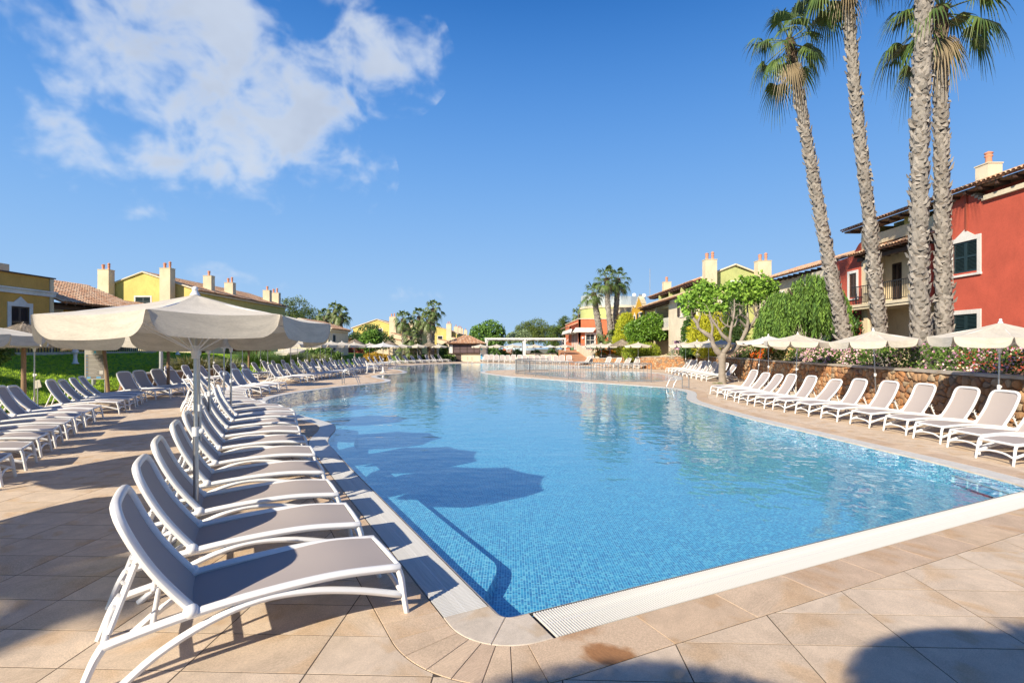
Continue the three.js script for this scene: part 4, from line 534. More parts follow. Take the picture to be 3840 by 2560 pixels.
// ---------------------------------------------------------------- left: mustard house and its tiled wing
{
  const X = -25.6, k = 1.067, Z = (z) => z * k, Y = (h) => 1.88 + (h - 1.88) * k, b = thing('mustard_house', 'mustard flat topped house with white cornice and a pedimented shuttered window', 'house', X, 1.2, Z(25));
  part(b, 'wall', wallGeo('E', X, rect(Z(15), Z(27.5), 1, Y(5.47)), [[Z(25.2), Z(26.15), Y(2.4), Y(3.9)]], .35), M.mustard); part(b, 'end_wall', box(-36, X - .35, 1, Y(5.47), Z(27.2), Z(27.5)), M.mustard); part(b, 'corner_pilaster', bxf('E', X, Z(27.3), Z(27.52), 1, Y(5.45), -.2, .05), M.cream); part(b, 'cornice', bxf('E', X, Z(15), Z(27.6), Y(4.52), Y(4.72), -.05, .1), M.white); part(b, 'cornice', bxf('E', X, Z(15), Z(27.65), Y(4.722), Y(4.8), -.05, .18), M.white); part(b, 'coping', bxf('E', X, Z(15), Z(27.6), Y(5.47), Y(5.53), -.4, .1), M.shutterBrown); part(b, 'upper_block', box(-36, X - 1.5, Y(5.5), Y(6.1), Z(15), Z(26.6)), M.cream);
  windowUnit(b, 'E', X, Z(25.2), Z(26.15), Y(2.4), Y(3.9), { closed: true, shutterMat: M.shutterBrown, surround: .2, pediment: .32, noSash: true });
  // wing
  part(b, 'wing_wall', wallGeo('E', X - 1.2, rect(Z(27.5), Z(33.6), 1, Y(4.4)), [[Z(28.1), Z(29.3), Y(2.1), Y(3.9)]], .3), M.mustard); windowUnit(b, 'E', X - 1.2, Z(28.1), Z(29.3), Y(2.1), Y(3.9), { surround: .15 }); part(b, 'wing_beam', bxf('E', X, Z(27.5), Z(33.4), Y(3.95), Y(4.15), -.25, -.05), M.darkWood); eaveRafters(b, 'E', X - 1.2, Z(27.6), Z(33.4), Y(4.3), 1.65, .62);
  roofPlane(b, P(X + .55, Y(4.3), Z(27.5)), V3(0, 0, -1), V3(-1, .42, 0), 6.2 * k, 4.4, { pieces: 250, seed: 31 }); part(b, 'wing_end', box(X - 5, X, 1, Y(4.6), Z(33.6), Z(33.8)), M.cream); part(b, 'pier', box(X - .35, X - .05, 1, Y(4.0), Z(33.1), Z(33.4)), M.cream);
  const t = thing('terrace_balustrade', 'pale terrace edge with dark railing in front of the mustard house', 'balustrade', -24.4, 1.3, 29); part(t, 'kerb', box(-24.6, -24.3, .8, 1.66, 16, 36), M.concrete); part(t, 'rail', box(-24.5, -24.45, 2.2, 2.25, 16, 36), M.iron); for (let z = 16.2; z < 36; z += .18) part(t, 'baluster', box(-24.49, -24.46, 1.66, 2.2, z, z + .03), M.iron); part(t, 'floor', box(-25.6, -24.6, .8, 1.62, 16, 36), M.concrete);
}
// ---------------------------------------------------------------- houses with yellow gables turned to the viewer, ridges running away
function gabledHouse(name, label, o) {
  const { x0, x1, z0, z1, y, eave, ridge, mat } = o, xm = o.xm ?? (x0 + x1) / 2, b = thing(name, label, 'house', (x0 + x1) / 2, y, z0);
  part(b, 'gable_wall', wallGeo('S', z0, [[x0, y], [x1, y], [x1, eave], [xm, ridge], [x0, eave]], o.win ? [o.win] : []), mat); if (o.win) windowUnit(b, 'S', z0, ...o.win, { surround: .14, shutterMat: M.shutterBlue, closed: !o.glass, noSash: true });
  part(b, 'side_wall', wallGeo('E', x1, rect(z0 + .26, z1, y, eave), (o.holes ?? [])), mat); (o.holes ?? []).forEach((h) => windowUnit(b, 'E', x1, ...h, { shutterMat: M.shutterBlue, closed: true, noSash: true, surround: .1 })); part(b, 'side_wall', wallGeo('W', x0, rect(z0 + .26, z1, y, eave)), mat); part(b, 'back_wall', wallGeo('S', z1, [[x0, y], [x1, y], [x1, eave], [xm, ridge], [x0, eave]]), mat);
  const sl = (ridge - eave) / (x1 - xm), sl2 = (ridge - eave) / (xm - x0), ov = .45; roofPlane(b, P(x1 + ov, eave - ov * sl + .08, z0 - .12), V3(0, 0, -1), V3(-1, sl, 0), z1 - z0 + .24, Math.hypot(x1 - xm + ov, ridge - eave + ov * sl), { seed: o.seed, pieces: o.pieces ?? 0 }); roofPlane(b, P(x0 - ov, eave - ov * sl2 + .08, z0 - .12), V3(0, 0, -1), V3(1, sl2, 0), z1 - z0 + .24, Math.hypot(xm - x0 + ov, ridge - eave + ov * sl2), { seed: o.seed + 1 });
  part(b, 'verge', bar(P(xm, ridge + .06, z0 - .1), P(x1 + ov, eave - ov * sl + .06, z0 - .1), .1, 4), M.palecream); part(b, 'verge', bar(P(xm, ridge + .06, z0 - .1), P(x0 - ov, eave - ov * sl2 + .06, z0 - .1), .1, 4), M.palecream); part(b, 'eave_cornice', bxf('E', x1, z0, z1, eave - .3, eave - .08, -.05, .3), M.palecream);
  for (const c of o.chimneys ?? []) chimney(b, ...c);
  for (const a of o.annexes ?? []) { const [ax0, ax1, az0, az1, ah0, ah1, m] = a; part(b, 'annex_wall', wallGeo('S', az0, [[ax0, y], [ax1, y], [ax1, ah1], [ax0, ah0]]), m ?? M.cream); const side = ah1 < ah0; part(b, 'annex_wall', wallGeo(side ? 'E' : 'W', side ? ax1 : ax0, rect(az0, az1, y, Math.min(ah0, ah1))), m ?? M.cream); roofPlane(b, P(side ? ax1 + .2 : ax0 - .2, Math.min(ah0, ah1) + .05, az0), V3(0, 0, -1), V3(side ? -1 : 1, Math.abs(ah1 - ah0) / (ax1 - ax0), 0), az1 - az0, Math.hypot(ax1 - ax0, ah1 - ah0), { seed: 41 }); }
  return b;
}
gabledHouse('yellow_house', 'long yellow house with tall chimneys and tiled roof behind the near parasol', { x0: -41.6, x1: -32, xm: -37.1, z0: 53, z1: 74, y: 1, eave: 7.75, ridge: 9.45, mat: M.lemon, seed: 51, pieces: 160, win: [-37.9, -36.4, 6.1, 7.0], chimneys: [[-40.4, 52.4, 1.1, .8, 1, 9.6, M.cream, [-.28, .28]], [-34.3, 52.4, 1.05, .8, 1, 9.75, M.cream, [-.25, .26]], [-33.1, 57.5, .9, .7, 7.5, 9.7, M.cream, [0]], [-33.2, 62, 1.0, .7, 7.5, 9.5, M.cream, [-.22, .22]], [-33, 71, .9, .7, 7.5, 9.6, M.cream, [0]], [-33, 73.4, 1.2, .7, 7.5, 9.5, M.cream, [-.25, .25]]], holes: [[56, 57, 5, 6.4], [62, 63, 5, 6.4], [68, 69, 5, 6.4]], annexes: [[-38, -33.4, 48.5, 53, 6.4, 5.4], [-33.3, -29, 49.5, 53, 6.2, 5.0]] });
gabledHouse('red_and_cream_house', 'cream and red house with blue shutters and tiled corner roof beyond the parasols', { x0: -27, x1: -20.6, z0: 59, z1: 66, y: 1, eave: 4.1, ridge: 5.1, mat: M.palecream, seed: 55, win: [-23.2, -22.3, 2.1, 3.4], holes: [[60.5, 61.4, 1.6, 3.4]], annexes: [[-31, -27, 58, 62, 4, 3.4, M.darkred]] });
gabledHouse('pale_yellow_house', 'yellow gabled house with terracotta roof behind the middle palm group', { x0: -29.6, x1: -20.5, xm: -25.1, z0: 98, z1: 135, y: .5, eave: 5.6, ridge: 7.15, mat: M.lemon, seed: 57, glass: true, win: [-25.2, -24.2, 4.0, 5.4], chimneys: [[-22.0, 97.4, 1.2, .9, .5, 7.6, M.cream, [-.25, .25]], [-31.8, 96, 1.3, .9, .5, 6.6, M.cream, [-.25, .25]], [-21.4, 104, 1, .8, 5.4, 7.2, M.cream, [0]], [-21.4, 112, 1.1, .8, 5.4, 7.2, M.cream, [0]], [-21.4, 120, 1.1, .8, 5.4, 7.3, M.cream, [0]]], annexes: [[-25.3, -18.6, 92, 98, 4.4, 2.9], [-22, -16.8, 94.5, 98, 4.6, 3.3], [-34, -30.6, 92, 97, 3.2, 3.1, M.cream], [-30.5, -25.4, 95, 98, 3.6, 3.5, M.darkred]] });
gabledHouse('distant_yellow_house', 'smaller yellow gabled house further off between palms and kiosk', { x0: -25.2, x1: -15.5, xm: -21, z0: 148, z1: 190, y: .3, eave: 6.0, ridge: 7.9, mat: M.lemon, seed: 60, glass: true, win: [-20.8, -19.6, 3.6, 5.2], chimneys: [[-17.6, 147, 1.4, 1, .5, 8.6, M.cream, [-.25, .25]], [-16.6, 156, 1.2, .9, 5.6, 8.2, M.cream, [0]], [-16.6, 166, 1.2, .9, 5.6, 8.2, M.cream, [-.2, .2]], [-16.6, 172, 1.2, .9, 5.6, 8.2, M.cream, [0]], [-16.4, 186, 1.2, .9, 5.6, 8.2, M.cream, [0]], [-27, 147, 1.4, 1, .5, 8.2, M.cream, [0]]], annexes: [[-20, -12.6, 140, 148, 4.2, 2.6], [-16.5, -10, 143, 148, 4.8, 3.2], [-27, -22, 142, 147, 3, 2.9, M.darkred]] });

// ---------------------------------------------------------------- foliage kit
const leafMat = (rough = .6, thru = .25) => phy([1, 1, 1], { roughness: rough, transmission: thru, vertexColors: true, side: THREE.DoubleSide });
M.leaf = leafMat(.75, .22); M.leafGloss = leafMat(.5, .2); M.flower = std([1, 1, 1], { roughness: .8, vertexColors: true });
M.bark = std([.36, .31, .26], { roughness: .95, map: rep(texMottle, 1), bumpMap: rep(texBump, 1), bumpScale: .02 }); M.barkDark = std([.15, .115, .09], { roughness: .95, map: rep(texMottle, 1), bumpMap: rep(texBump, 1.5), bumpScale: .03 }); M.barkPale = std([.31, .27, .23], { roughness: .9, map: rep(texMottle, .8), bumpMap: rep(texBump, 1), bumpScale: .012 });
class Leaves { constructor() { this.p = []; this.c = []; }
  // a folded lozenge: base b, tip direction d, side s, length l, width w
  add(b, d, s, l, w, c, fold = .25) { const n = V3(0, 0, 0).crossVectors(d, s), m = b.clone().addScaledVector(d, l * .45), t = b.clone().addScaledVector(d, l), L = m.clone().addScaledVector(s, w).addScaledVector(n, w * fold), R = m.clone().addScaledVector(s, -w).addScaledVector(n, w * fold); for (const q of [b, L, t, b, t, R]) { this.p.push(q.x, q.y, q.z); this.c.push(c[0], c[1], c[2]); } }
  geo() { const g = new THREE.BufferGeometry(); g.setAttribute('position', new THREE.Float32BufferAttribute(this.p, 3)); g.setAttribute('color', new THREE.Float32BufferAttribute(this.c, 3)); g.computeVertexNormals(); return g; } }
const tone = (r, a, b) => { const t = r(), k = .8 + r() * .4; return [lerp(a[0], b[0], t) * k, lerp(a[1], b[1], t) * k, lerp(a[2], b[2], t) * k]; };
const unit = (r) => { const z = r() * 2 - 1, a = r() * 6.2832, q = Math.sqrt(1 - z * z); return V3(q * Math.cos(a), z, q * Math.sin(a)); };
// blobs [x, y, z(three axes), rx, ry, rz]; leaves thickest towards the outside, thinned by noise so that gaps stay
function crown(o) {
  const { blobs, n, size, a, b, seed = 1, gap = -.2, freq = 1.1, aspect = .42, up = .2, hang = 0, inner = .55 } = o, r = rng(seed), L = new Leaves(), wts = blobs.map((q) => (q[3] * q[4] + q[4] * (q[5] ?? q[3]) + q[3] * (q[5] ?? q[3]))), tot = wts.reduce((x, y) => x + y);
  let made = 0, tries = 0; while (made < n && tries < n * 5) { tries++; let k = 0, w = r() * tot; while ((w -= wts[k]) > 0 && k < blobs.length - 1) k++; const q = blobs[k], d = unit(r), rad = 1 - inner * r() ** 1.6, p = V3(q[0] + d.x * q[3] * rad, q[1] + d.y * q[4] * rad, q[2] + d.z * (q[5] ?? q[3]) * rad); if (noise3(p.x * freq + seed, p.y * freq, p.z * freq) < gap + (r() - .5) * .2) continue; if (o.floor !== undefined && p.y < o.floor) continue; p.addScaledVector(d, (noise3(p.x * 2.3, p.y * 2.3, p.z * 2.3 + seed)) * .12 * q[3]); const dir = d.clone().multiplyScalar(.6).add(unit(r)).add(V3(0, up - hang, 0)).normalize(), side = unit(r).cross(dir).normalize(), l = size * (.7 + r() * .6); L.add(p, dir, side, l, l * aspect, tone(r, a, b)); made++; }
  return L.geo();
}
function plant(name, label, category, x, y, z, group) { return thing(name, label, category, x, y, z, group); }

// ---------------------------------------------------------------- fan palms
function frond(pitch, seed, low, rad = 1, dead = 0) { // leaf of a fan palm: stalk leaving the origin along +x at the pitch, blades drooping at their ends
  const r = rng(seed), P0 = V3(0, 0, 0), c = Math.cos(pitch), s = Math.sin(pitch), stalk = (1.0 + r() * .45) * rad, pts = []; for (let k = 0; k <= 4; k++) { const t = k / 4; pts.push(V3(c * stalk * t, s * stalk * t - .18 * t * t * stalk * c, 0)); } const tip = pts[4], dir = tip.clone().sub(pts[3]).normalize(), side = V3(0, 0, 1), nrm = V3(0, 0, 0).crossVectors(side, dir).normalize(), pos = [], col = [], n = low ? 13 : 26, R = (.8 + r() * .2) * rad;
  const g0 = dead ? [.26, .2, .12] : [.05, .10, .02], g1 = dead ? [.34, .27, .17] : [.135, .205, .04], tw = (r() - .5) * .5;
  for (let i = 0; i < n; i++) { const a = lerp(-1.9, 1.9, (i + .5) / n), len = R * (1 - .32 * Math.abs(a / 2.2) ** 2) * (.92 + r() * .16), d = dir.clone().multiplyScalar(Math.cos(a)).addScaledVector(side, Math.sin(a)), across = dir.clone().multiplyScalar(-Math.sin(a)).addScaledVector(side, Math.cos(a)), cup = .12 * (Math.abs(a) / 2.2), drop = (.3 + r() * .9 + Math.max(0, .4 - s * .3)) * (dead ? 1.6 : 1), w0 = R * .5 * (4.4 / n) * .56; const ring = []; const st = low ? [0, .5, 1] : [0, .28, .55, .8, 1]; for (const t of st) { const p = tip.clone().addScaledVector(d, len * t).addScaledVector(nrm, cup * len * t * (1 - t) * 2 + tw * Math.sin(a) * .1 * t); p.y -= drop * len * Math.max(0, t - .42) ** 2 * 2.1; const w = t < .5 ? lerp(.012, w0, t / .5) : lerp(w0, .003, ((t - .5) / .5) ** .8); ring.push([p.clone().addScaledVector(across, w).addScaledVector(nrm, w * .3), p.clone().addScaledVector(across, -w).addScaledVector(nrm, -w * .3)]); } const k = r(), C = [lerp(g0[0], g1[0], k), lerp(g0[1], g1[1], k), lerp(g0[2], g1[2], k)]; for (let q = 0; q < ring.length - 1; q++) { const [A, B] = ring[q], [D, E] = ring[q + 1], f = q === ring.length - 2 ? .35 : 0, c2 = [lerp(C[0], .34, f), lerp(C[1], .28, f), lerp(C[2], .14, f)]; for (const v of [A, B, D, D, B, E]) pos.push(v.x, v.y, v.z); for (let m = 0; m < 6; m++) col.push(...(m === 0 || m === 1 || m === 4 ? C : c2)); } }
  const st = limb(pts, .022 * rad + .008, .012 * rad + .004, low ? 4 : 6, 4); const sc = new Float32Array(st.attributes.position.count * 3); for (let i = 0; i < sc.length; i += 3) { sc[i] = .2; sc[i + 1] = .24; sc[i + 2] = .07; } st.setAttribute('color', new THREE.BufferAttribute(sc, 3));
  const g = new THREE.BufferGeometry(); g.setAttribute('position', new THREE.Float32BufferAttribute(pos, 3)); g.setAttribute('color', new THREE.Float32BufferAttribute(col, 3)); g.computeVertexNormals(); return join([g, st]);
}
const frondSet = { hi: [], lo: [] }; for (const k of ['hi', 'lo']) for (let i = 0; i < 13; i++) { const p = lerp(1.45, -1.15, i / 12); frondSet[k].push(frond(p, 100 + i, k === 'lo', 1), frond(p - .08, 140 + i, k === 'lo', 1)); } const deadSet = [frond(-1.1, 190, false, .9, 1), frond(-1.3, 191, false, .9, 1)], deadLo = [frond(-1.1, 190, true, .9, 1), frond(-1.3, 191, true, .9, 1)];
M.palmTrunk = std([1, 1, 1], { roughness: .95, vertexColors: true, map: rep(texMottle, 2), bumpMap: rep(texBump, 2), bumpScale: .015 });
function fanPalm(label, base, pts, r0, r1, o = {}) { // pts: trunk line relative to the base
  const { fine = true, seed = 1, scale = 1.35, count = 21, group, low = .93 } = o, g = thing('fan_palm', label, 'palm tree', base[0], base[1], base[2], group), r = rng(seed), line = pts.map((p) => V3(p[0], p[1], -(p[2] ?? 0))), curve = new THREE.CatmullRomCurve3(line), H = curve.getLength();
  const tr = limb(line, (t) => lerp(r0, r1, t) * (1 + .25 * Math.exp(-t * 22)), 0, fine ? 14 : 8, fine ? 40 : 12), tc = new Float32Array(tr.attributes.position.count * 3); for (let i = 0; i < tr.attributes.position.count; i++) { const y = tr.attributes.position.getY(i), k = sstep(y / pts[pts.length - 1][1], .84, .95); tc[i * 3] = lerp(.24, .13, k); tc[i * 3 + 1] = lerp(.205, .085, k); tc[i * 3 + 2] = lerp(.175, .06, k); } tr.setAttribute('color', new THREE.BufferAttribute(tc, 3)); const trunk = local(g, 'trunk', tr, M.palmTrunk);
  { // old leaf bases, a split chip each, laid in a spiral
    const pos = [], col = [], stepY = fine ? .115 : .3, per = fine ? 7 : 5, fr = curve.computeFrenetFrames(200, false), rows = Math.floor(H / stepY);
    for (let j = 1; j < rows; j++) for (let i = 0; i < per; i++) { const t = j / rows, q = Math.round(t * 200), c = curve.getPointAt(t), a = (i + (j % 2) * .5 + j * .13) / per * 6.2832 + (r() - .5) * .25, R = lerp(r0, r1, t) * (1 + .25 * Math.exp(-t * 22)), out = fr.normals[q].clone().multiplyScalar(Math.cos(a)).addScaledVector(fr.binormals[q], Math.sin(a)), T = fr.tangents[q], sd = V3(0, 0, 0).crossVectors(T, out), w = R * (fine ? .58 : .6) * (.75 + r() * .5), h = (fine ? .24 : .42) * (.75 + r() * .5), tilt = (r() - .5) * .9, lift = (.035 + r() * .075) * (r() < .12 ? 1.7 : 1), dn = t < .9 ? (r() < .8 ? 1 : -1) : 1; const A = c.clone().addScaledVector(out, R * .97).addScaledVector(sd, -w).addScaledVector(T, -h * .4), B = c.clone().addScaledVector(out, R * .97).addScaledVector(sd, w).addScaledVector(T, -h * .4 + tilt * .04), tipA = c.clone().addScaledVector(out, R + lift).addScaledVector(sd, -w * .35 + tilt * w).addScaledVector(T, h * .62 * dn), tipB = c.clone().addScaledVector(out, R + lift * .7).addScaledVector(sd, w * .35 + tilt * w).addScaledVector(T, h * .5 * dn), M_ = c.clone().addScaledVector(out, R + lift * .75).addScaledVector(T, -h * .1); const k = sstep(t, .84, .96), v = .75 + r() * .5, C = [lerp(.36, .17, k) * v, lerp(.325, .11, k) * v, lerp(.29, .07, k) * v]; for (const [x, y, z] of [[A, M_, tipA], [M_, B, tipB], [M_, tipB, tipA], [A, B, M_]]) for (const p of [x, y, z]) { pos.push(p.x, p.y, p.z); col.push(...C); } }
    const bg = new THREE.BufferGeometry(); bg.setAttribute('position', new THREE.Float32BufferAttribute(pos, 3)); bg.setAttribute('color', new THREE.Float32BufferAttribute(col, 3)); bg.computeVertexNormals(); local(trunk, 'leaf_bases', uvBox(bg), M.palmTrunk).userData.kind = 'stuff';
  }
  const top = line[line.length - 1], set = fine ? frondSet.hi : frondSet.lo, geos = [];
  for (let i = 0; i < count; i++) { const t = (i + .5) / count, q = Math.min(25, Math.floor(t ** .85 * 26 * low)), dead = t > .965, geo = dead ? pick(r, fine ? deadSet : deadLo) : set[q], m = new THREE.Matrix4().makeRotationY(i * 2.39996 + r() * .5).scale(V3(1, 1, 1).multiplyScalar(scale * (.85 + r() * .3))).setPosition(top.x, top.y - .35 * t * scale, top.z); if (fine) { const f = local(g, 'frond', geo, M.leafGloss); f.applyMatrix4(m); } else geos.push(geo.clone().applyMatrix4(m)); }
  if (!fine) local(g, 'crown', join(geos), M.leafGloss);
  return g;
}
const GP = 'tall palms before the red house';
fanPalm('tallest leaning fan palm, leftmost of the four before the red house', [13.55, 1, 21], [[0, 0], [-.55, 2.6], [-1.15, 5.6], [-1.8, 9.2], [-2.5, 13.2]], .215, .135, { seed: 1, group: GP, scale: .86 });
fanPalm('fan palm second from left before the red house, crown cut by the frame top', [13.4, 1, 19], [[0, 0], [-.25, 3], [-.55, 6], [-.95, 9.4], [-1.4, 15]], .175, .125, { seed: 2, group: GP, scale: .95 });
fanPalm('thickest straight fan palm third from left before the red house', [12.95, 1, 16.6], [[0, 0], [-.1, 3], [-.1, 7], [.02, 11], [.05, 15.2]], .215, .175, { seed: 3, group: GP, scale: .95 });
fanPalm('fan palm rightmost of the four, with a dark skirt under its crown', [14.4, 1, 17.5], [[0, 0], [-.05, 3], [-.12, 7], [-.16, 12.2]], .195, .155, { seed: 4, group: GP, scale: .92 });
const GM = 'palms by the restaurant';
fanPalm('leftmost fan palm of the trio before the orange restaurant', [10.7, 1.1, 62], [[0, 0], [-.35, 2.5], [-.75, 5], [-1.1, 7.3]], .36, .26, { seed: 5, group: GM, scale: .82, count: 24, low: .86 });
fanPalm('slender middle fan palm of the trio before the orange restaurant', [11.55, 1.1, 61], [[0, 0], [-.15, 3], [-.45, 6], [-.6, 8.9]], .3, .22, { seed: 6, group: GM, scale: .82, count: 24, low: .86 });
fanPalm('rightmost fan palm of the trio with one low hanging frond', [12.2, 1.1, 63], [[0, 0], [.0, 3], [.3, 6], [.5, 9.1]], .32, .24, { seed: 7, group: GM, scale: .8, count: 24, low: .9 });
const far = { fine: false, count: 22, low: .84 };
[[13.2, 1.5, 104, 8.4, 'small fan palm left of two behind the restaurant roof'], [14.3, 1.5, 103, 10.2, 'taller fan palm behind the restaurant roof, double trunked look'], [16.6, 1.5, 105, 9, 'fan palm nearest the round green house behind the restaurant']].forEach(([x, y, z, h, l], i) => fanPalm(l, [x, y, z], [[0, 0], [.1, h * .5], [.05, h - 1.4]], .3, .24, { ...far, seed: 20 + i, scale: .95, group: 'palms behind the restaurant' }));
[[-14.9, .3, 72, 5.6, 'leftmost fan palm of the middle group left of the kiosk', .3], [-12.9, .3, 73, 6.0, 'second fan palm of the middle group left of the kiosk', .1], [-10.9, .3, 73, 7.1, 'tallest fan palm of the middle group nearest the kiosk', -.3], [-11.3, .3, 71.5, 5.4, 'lower bright fan palm overlapping the tallest of the middle group', .2], [-13.4, .3, 70.5, 3.1, 'short young fan palm between the middle palm trunks', 0], [-14.2, .3, 69.5, .8, 'ground level fan palm sprout behind the far loungers', 0]].forEach(([x, y, z, h, l, d], i) => fanPalm(l, [x, y, z], [[d, 0], [d * .4, h * .5], [0, h]], .33, .25, { ...far, seed: 30 + i, scale: i === 5 ? .9 : .78, group: 'palms of the middle group' }));
[[-24.9, .9, 70, 5.2, 'fan palm partly behind the pines left of the pair'], [-23.6, .9, 70, 6.1, 'taller fan palm of the pair behind the left parasols'], [-22.5, .9, 69, 5.5, 'shorter right fan palm of the pair behind the left parasols']].forEach(([x, y, z, h, l], i) => fanPalm(l, [x, y, z], [[0, 0], [.1, h * .5], [0, h]], .22, .19, { ...far, seed: 40 + i, scale: .72, group: 'palms behind the left parasols' }));
fanPalm('low fan palm growing beside the restaurant palm trunks', [11.1, 1.1, 60], [[0, 0], [0, .4], [0, .9]], .2, .2, { ...far, seed: 50, scale: 1.2 });
fanPalm('tall fan palm behind the viewer shading the left paving', [-14.2, 0, -9.9], [[0, 0], [.2, 4], [0, 8.2]], .3, .24, { ...far, seed: 51, scale: 1.5, count: 13 });

// ---------------------------------------------------------------- pollarded tree by the right loungers
{
  const g = plant('pollarded_tree', 'pollarded pale barked tree with bright heart shaped leaves among right parasols', 'tree', 11.04, 0, 27.66), limbs = [[[-.11, 1.54, 0], [-.48, 2, -.1], [-.61, 2.42, -.1], [-.94, 2.67, -.1], [-1.24, 2.92, 0], [-1.3, 3.17, 0], [-1.5, 3.47, .1], [-1.64, 3.97, .1]], [[-.61, 2.42, -.1], [-.6, 2.95, -.25], [-.77, 3.57, -.3], [-.7, 4.06, -.3]], [[-1.3, 3.17, 0], [-1.06, 3.64, .2], [-.96, 4.11, .3]], [[.1, 1.48, 0], [.64, 1.71, .2], [.96, 2, .3], [1.27, 2.43, .4], [1.49, 2.98, .4], [1.48, 3.39, .3], [1.08, 3.68, .2], [1.06, 4.23, .2]], [[1.27, 2.43, .4], [1.79, 3.11, .6], [2.13, 3.54, .7], [2.24, 4.27, .7], [2.09, 5.03, .6]], [[1.96, 3.33, .65], [2.31, 3.85, .8], [2.74, 4.2, .9], [3.04, 4.59, .9]], [[.01, 1.54, 0], [.22, 2.16, -.4], [-.19, 2.57, -.5], [-.43, 2.94, -.5], [-.72, 3.35, -.5], [-.86, 3.76, -.5]], [[.22, 2.16, -.4], [.2, 2.73, -.6], [.28, 3.14, -.6], [.43, 3.76, -.5], [.43, 4.34, -.5]], [[1.49, 2.98, .4], [.93, 3.39, .2], [.56, 3.55, .1], [.01, 3.88, 0]], [[1.48, 3.39, .3], [1.55, 4.04, .5], [1.49, 4.6, .5]], [[2.13, 3.54, .7], [1.82, 4.04, .4], [1.66, 4.37, .4]], [[.93, 3.39, .2], [.6, 3, 0], [.22, 3.04, -.1], [-.07, 3.29, -.1], [-.23, 3.66, -.1]], [[1.49, 2.98, .4], [2.14, 3.04, 1], [2.45, 3.18, 1.2], [2.72, 3.49, 1.3]]];
  const radii = [[.15, .05], [.08, .035], [.06, .03], [.16, .045], [.1, .04], [.07, .03], [.12, .035], [.08, .03], [.07, .03], [.06, .03], [.06, .03], [.06, .028], [.06, .025]];
  local(g, 'trunk', limb([V3(.03, -.05, 0), V3(0, .35, 0), V3(0, 1, 0), V3(0, 1.45, 0), V3(0, 1.65, 0)], (t) => lerp(.185, .175, t) + .05 * Math.exp(-t * 14) + .05 * Math.exp(-((t - .93) ** 2) * 60), 0, 14, 18, .08, 3), M.barkPale);
  const rr = rng(70); limbs.forEach((l, i) => { const [a, b] = radii[i], pts = l.map((p) => V3(p[0], p[1], -p[2])), br = local(g, 'branch', limb(pts, (t) => lerp(a, b, t) * (1 + .12 * Math.sin(t * 19 + i)), 0, 9, l.length * 5, .14, i), M.barkPale); const c = new THREE.CatmullRomCurve3(pts); for (let k = 0; k < 5; k++) { const t = .45 + rr() * .55, p = c.getPoint(t), d = unit(rr).add(V3(0, .9, 0)).normalize(), q = p.clone().addScaledVector(d, .25 + rr() * .3), e = q.clone().addScaledVector(unit(rr).add(V3(0, 1.1, 0)).normalize(), .25); local(br, 'twig', limb([p, q, e], .026, .01, 5, 5), M.barkPale); } });
  const blobs = [[-1.86, 4.26, 0, .5], [-1.2, 4.64, .1, .63], [-.75, 4.99, .2, .54], [-.52, 4.35, -.3, .46], [-.11, 4.74, -.2, .38], [.27, 4.84, -.4, .46], [1.14, 5.24, .2, .46], [1.49, 4.89, .5, .58], [2.17, 5.37, .6, .58], [2.74, 5.14, .8, .54], [1.91, 4.6, .5, .5], [3.09, 4.81, .9, .38], [-.95, 4, 0, .35], [-.03, 4.12, -.1, .33], [-1.95, 3.84, 0, .29], [-.68, 3.9, -.3, .29], [1.06, 4.4, .2, .33], [-1.08, 5.07, .2, .38], [2.58, 3.4, 1.2, .21]].map((b) => [b[0], b[1], -b[2], b[3], b[3] * .95, b[3]]);
  local(g, 'crown', crown({ blobs, n: 4300, size: .17, aspect: .5, a: [.14, .30, .025], b: [.29, .47, .05], seed: 71, gap: -.12, freq: 1.9, hang: .5, inner: .8 }), M.leaf);
  local(g, 'root_grass', (() => { const L = new Leaves(), r = rng(72); for (let i = 0; i < 90; i++) { const a = 3 + r() * 1.6; L.add(V3(-.35 + (r() - .5) * .5, 0, .25 + (r() - .5) * .25), unit(r).add(V3(0, 2, 0)).normalize(), unit(r), .08 + r() * .06, .008, [.1, .16, .03]); } return L.geo(); })(), M.leaf);
}
// ---------------------------------------------------------------- round clipped tree, weeping tree, conifers
{
  const g = plant('round_crowned_tree', 'dense round crowned tree with thick twisted trunk before the cream wing', 'tree', 13.6, 1.0, 52);
  local(g, 'trunk', limb([V3(.1, -.1, 0), V3(0, .7, 0), V3(.05, 1.4, 0), V3(-.1, 2.1, 0)], .42, .3, 12, 14, .3, 5), M.barkDark); for (const [x, y] of [[1.1, 2.6], [-1, 2.7], [.2, 3]]) local(g, 'branch', limb([V3(0, 1.5, 0), V3(x * .5, 2.1, .2), V3(x, y, .1)], .2, .08, 8, 8, .2), M.barkDark);
  local(g, 'crown', crown({ blobs: [[-1.2, 2.6, 0, 1.3, .95, 1.2], [.2, 3.1, .2, 1.5, 1.15, 1.3], [1.3, 2.75, 0, 1.15, 1.0, 1.1], [.2, 2.4, .6, 1.7, .7, 1], [-1.3, 1.6, .3, .9, .8, .8], [-1.5, .8, .5, .8, .6, .7]], n: 11000, size: .21, a: [.075, .18, .015], b: [.19, .34, .03], seed: 73, gap: -.5, aspect: .4, hang: .25, inner: .45 }), M.leafGloss);
}
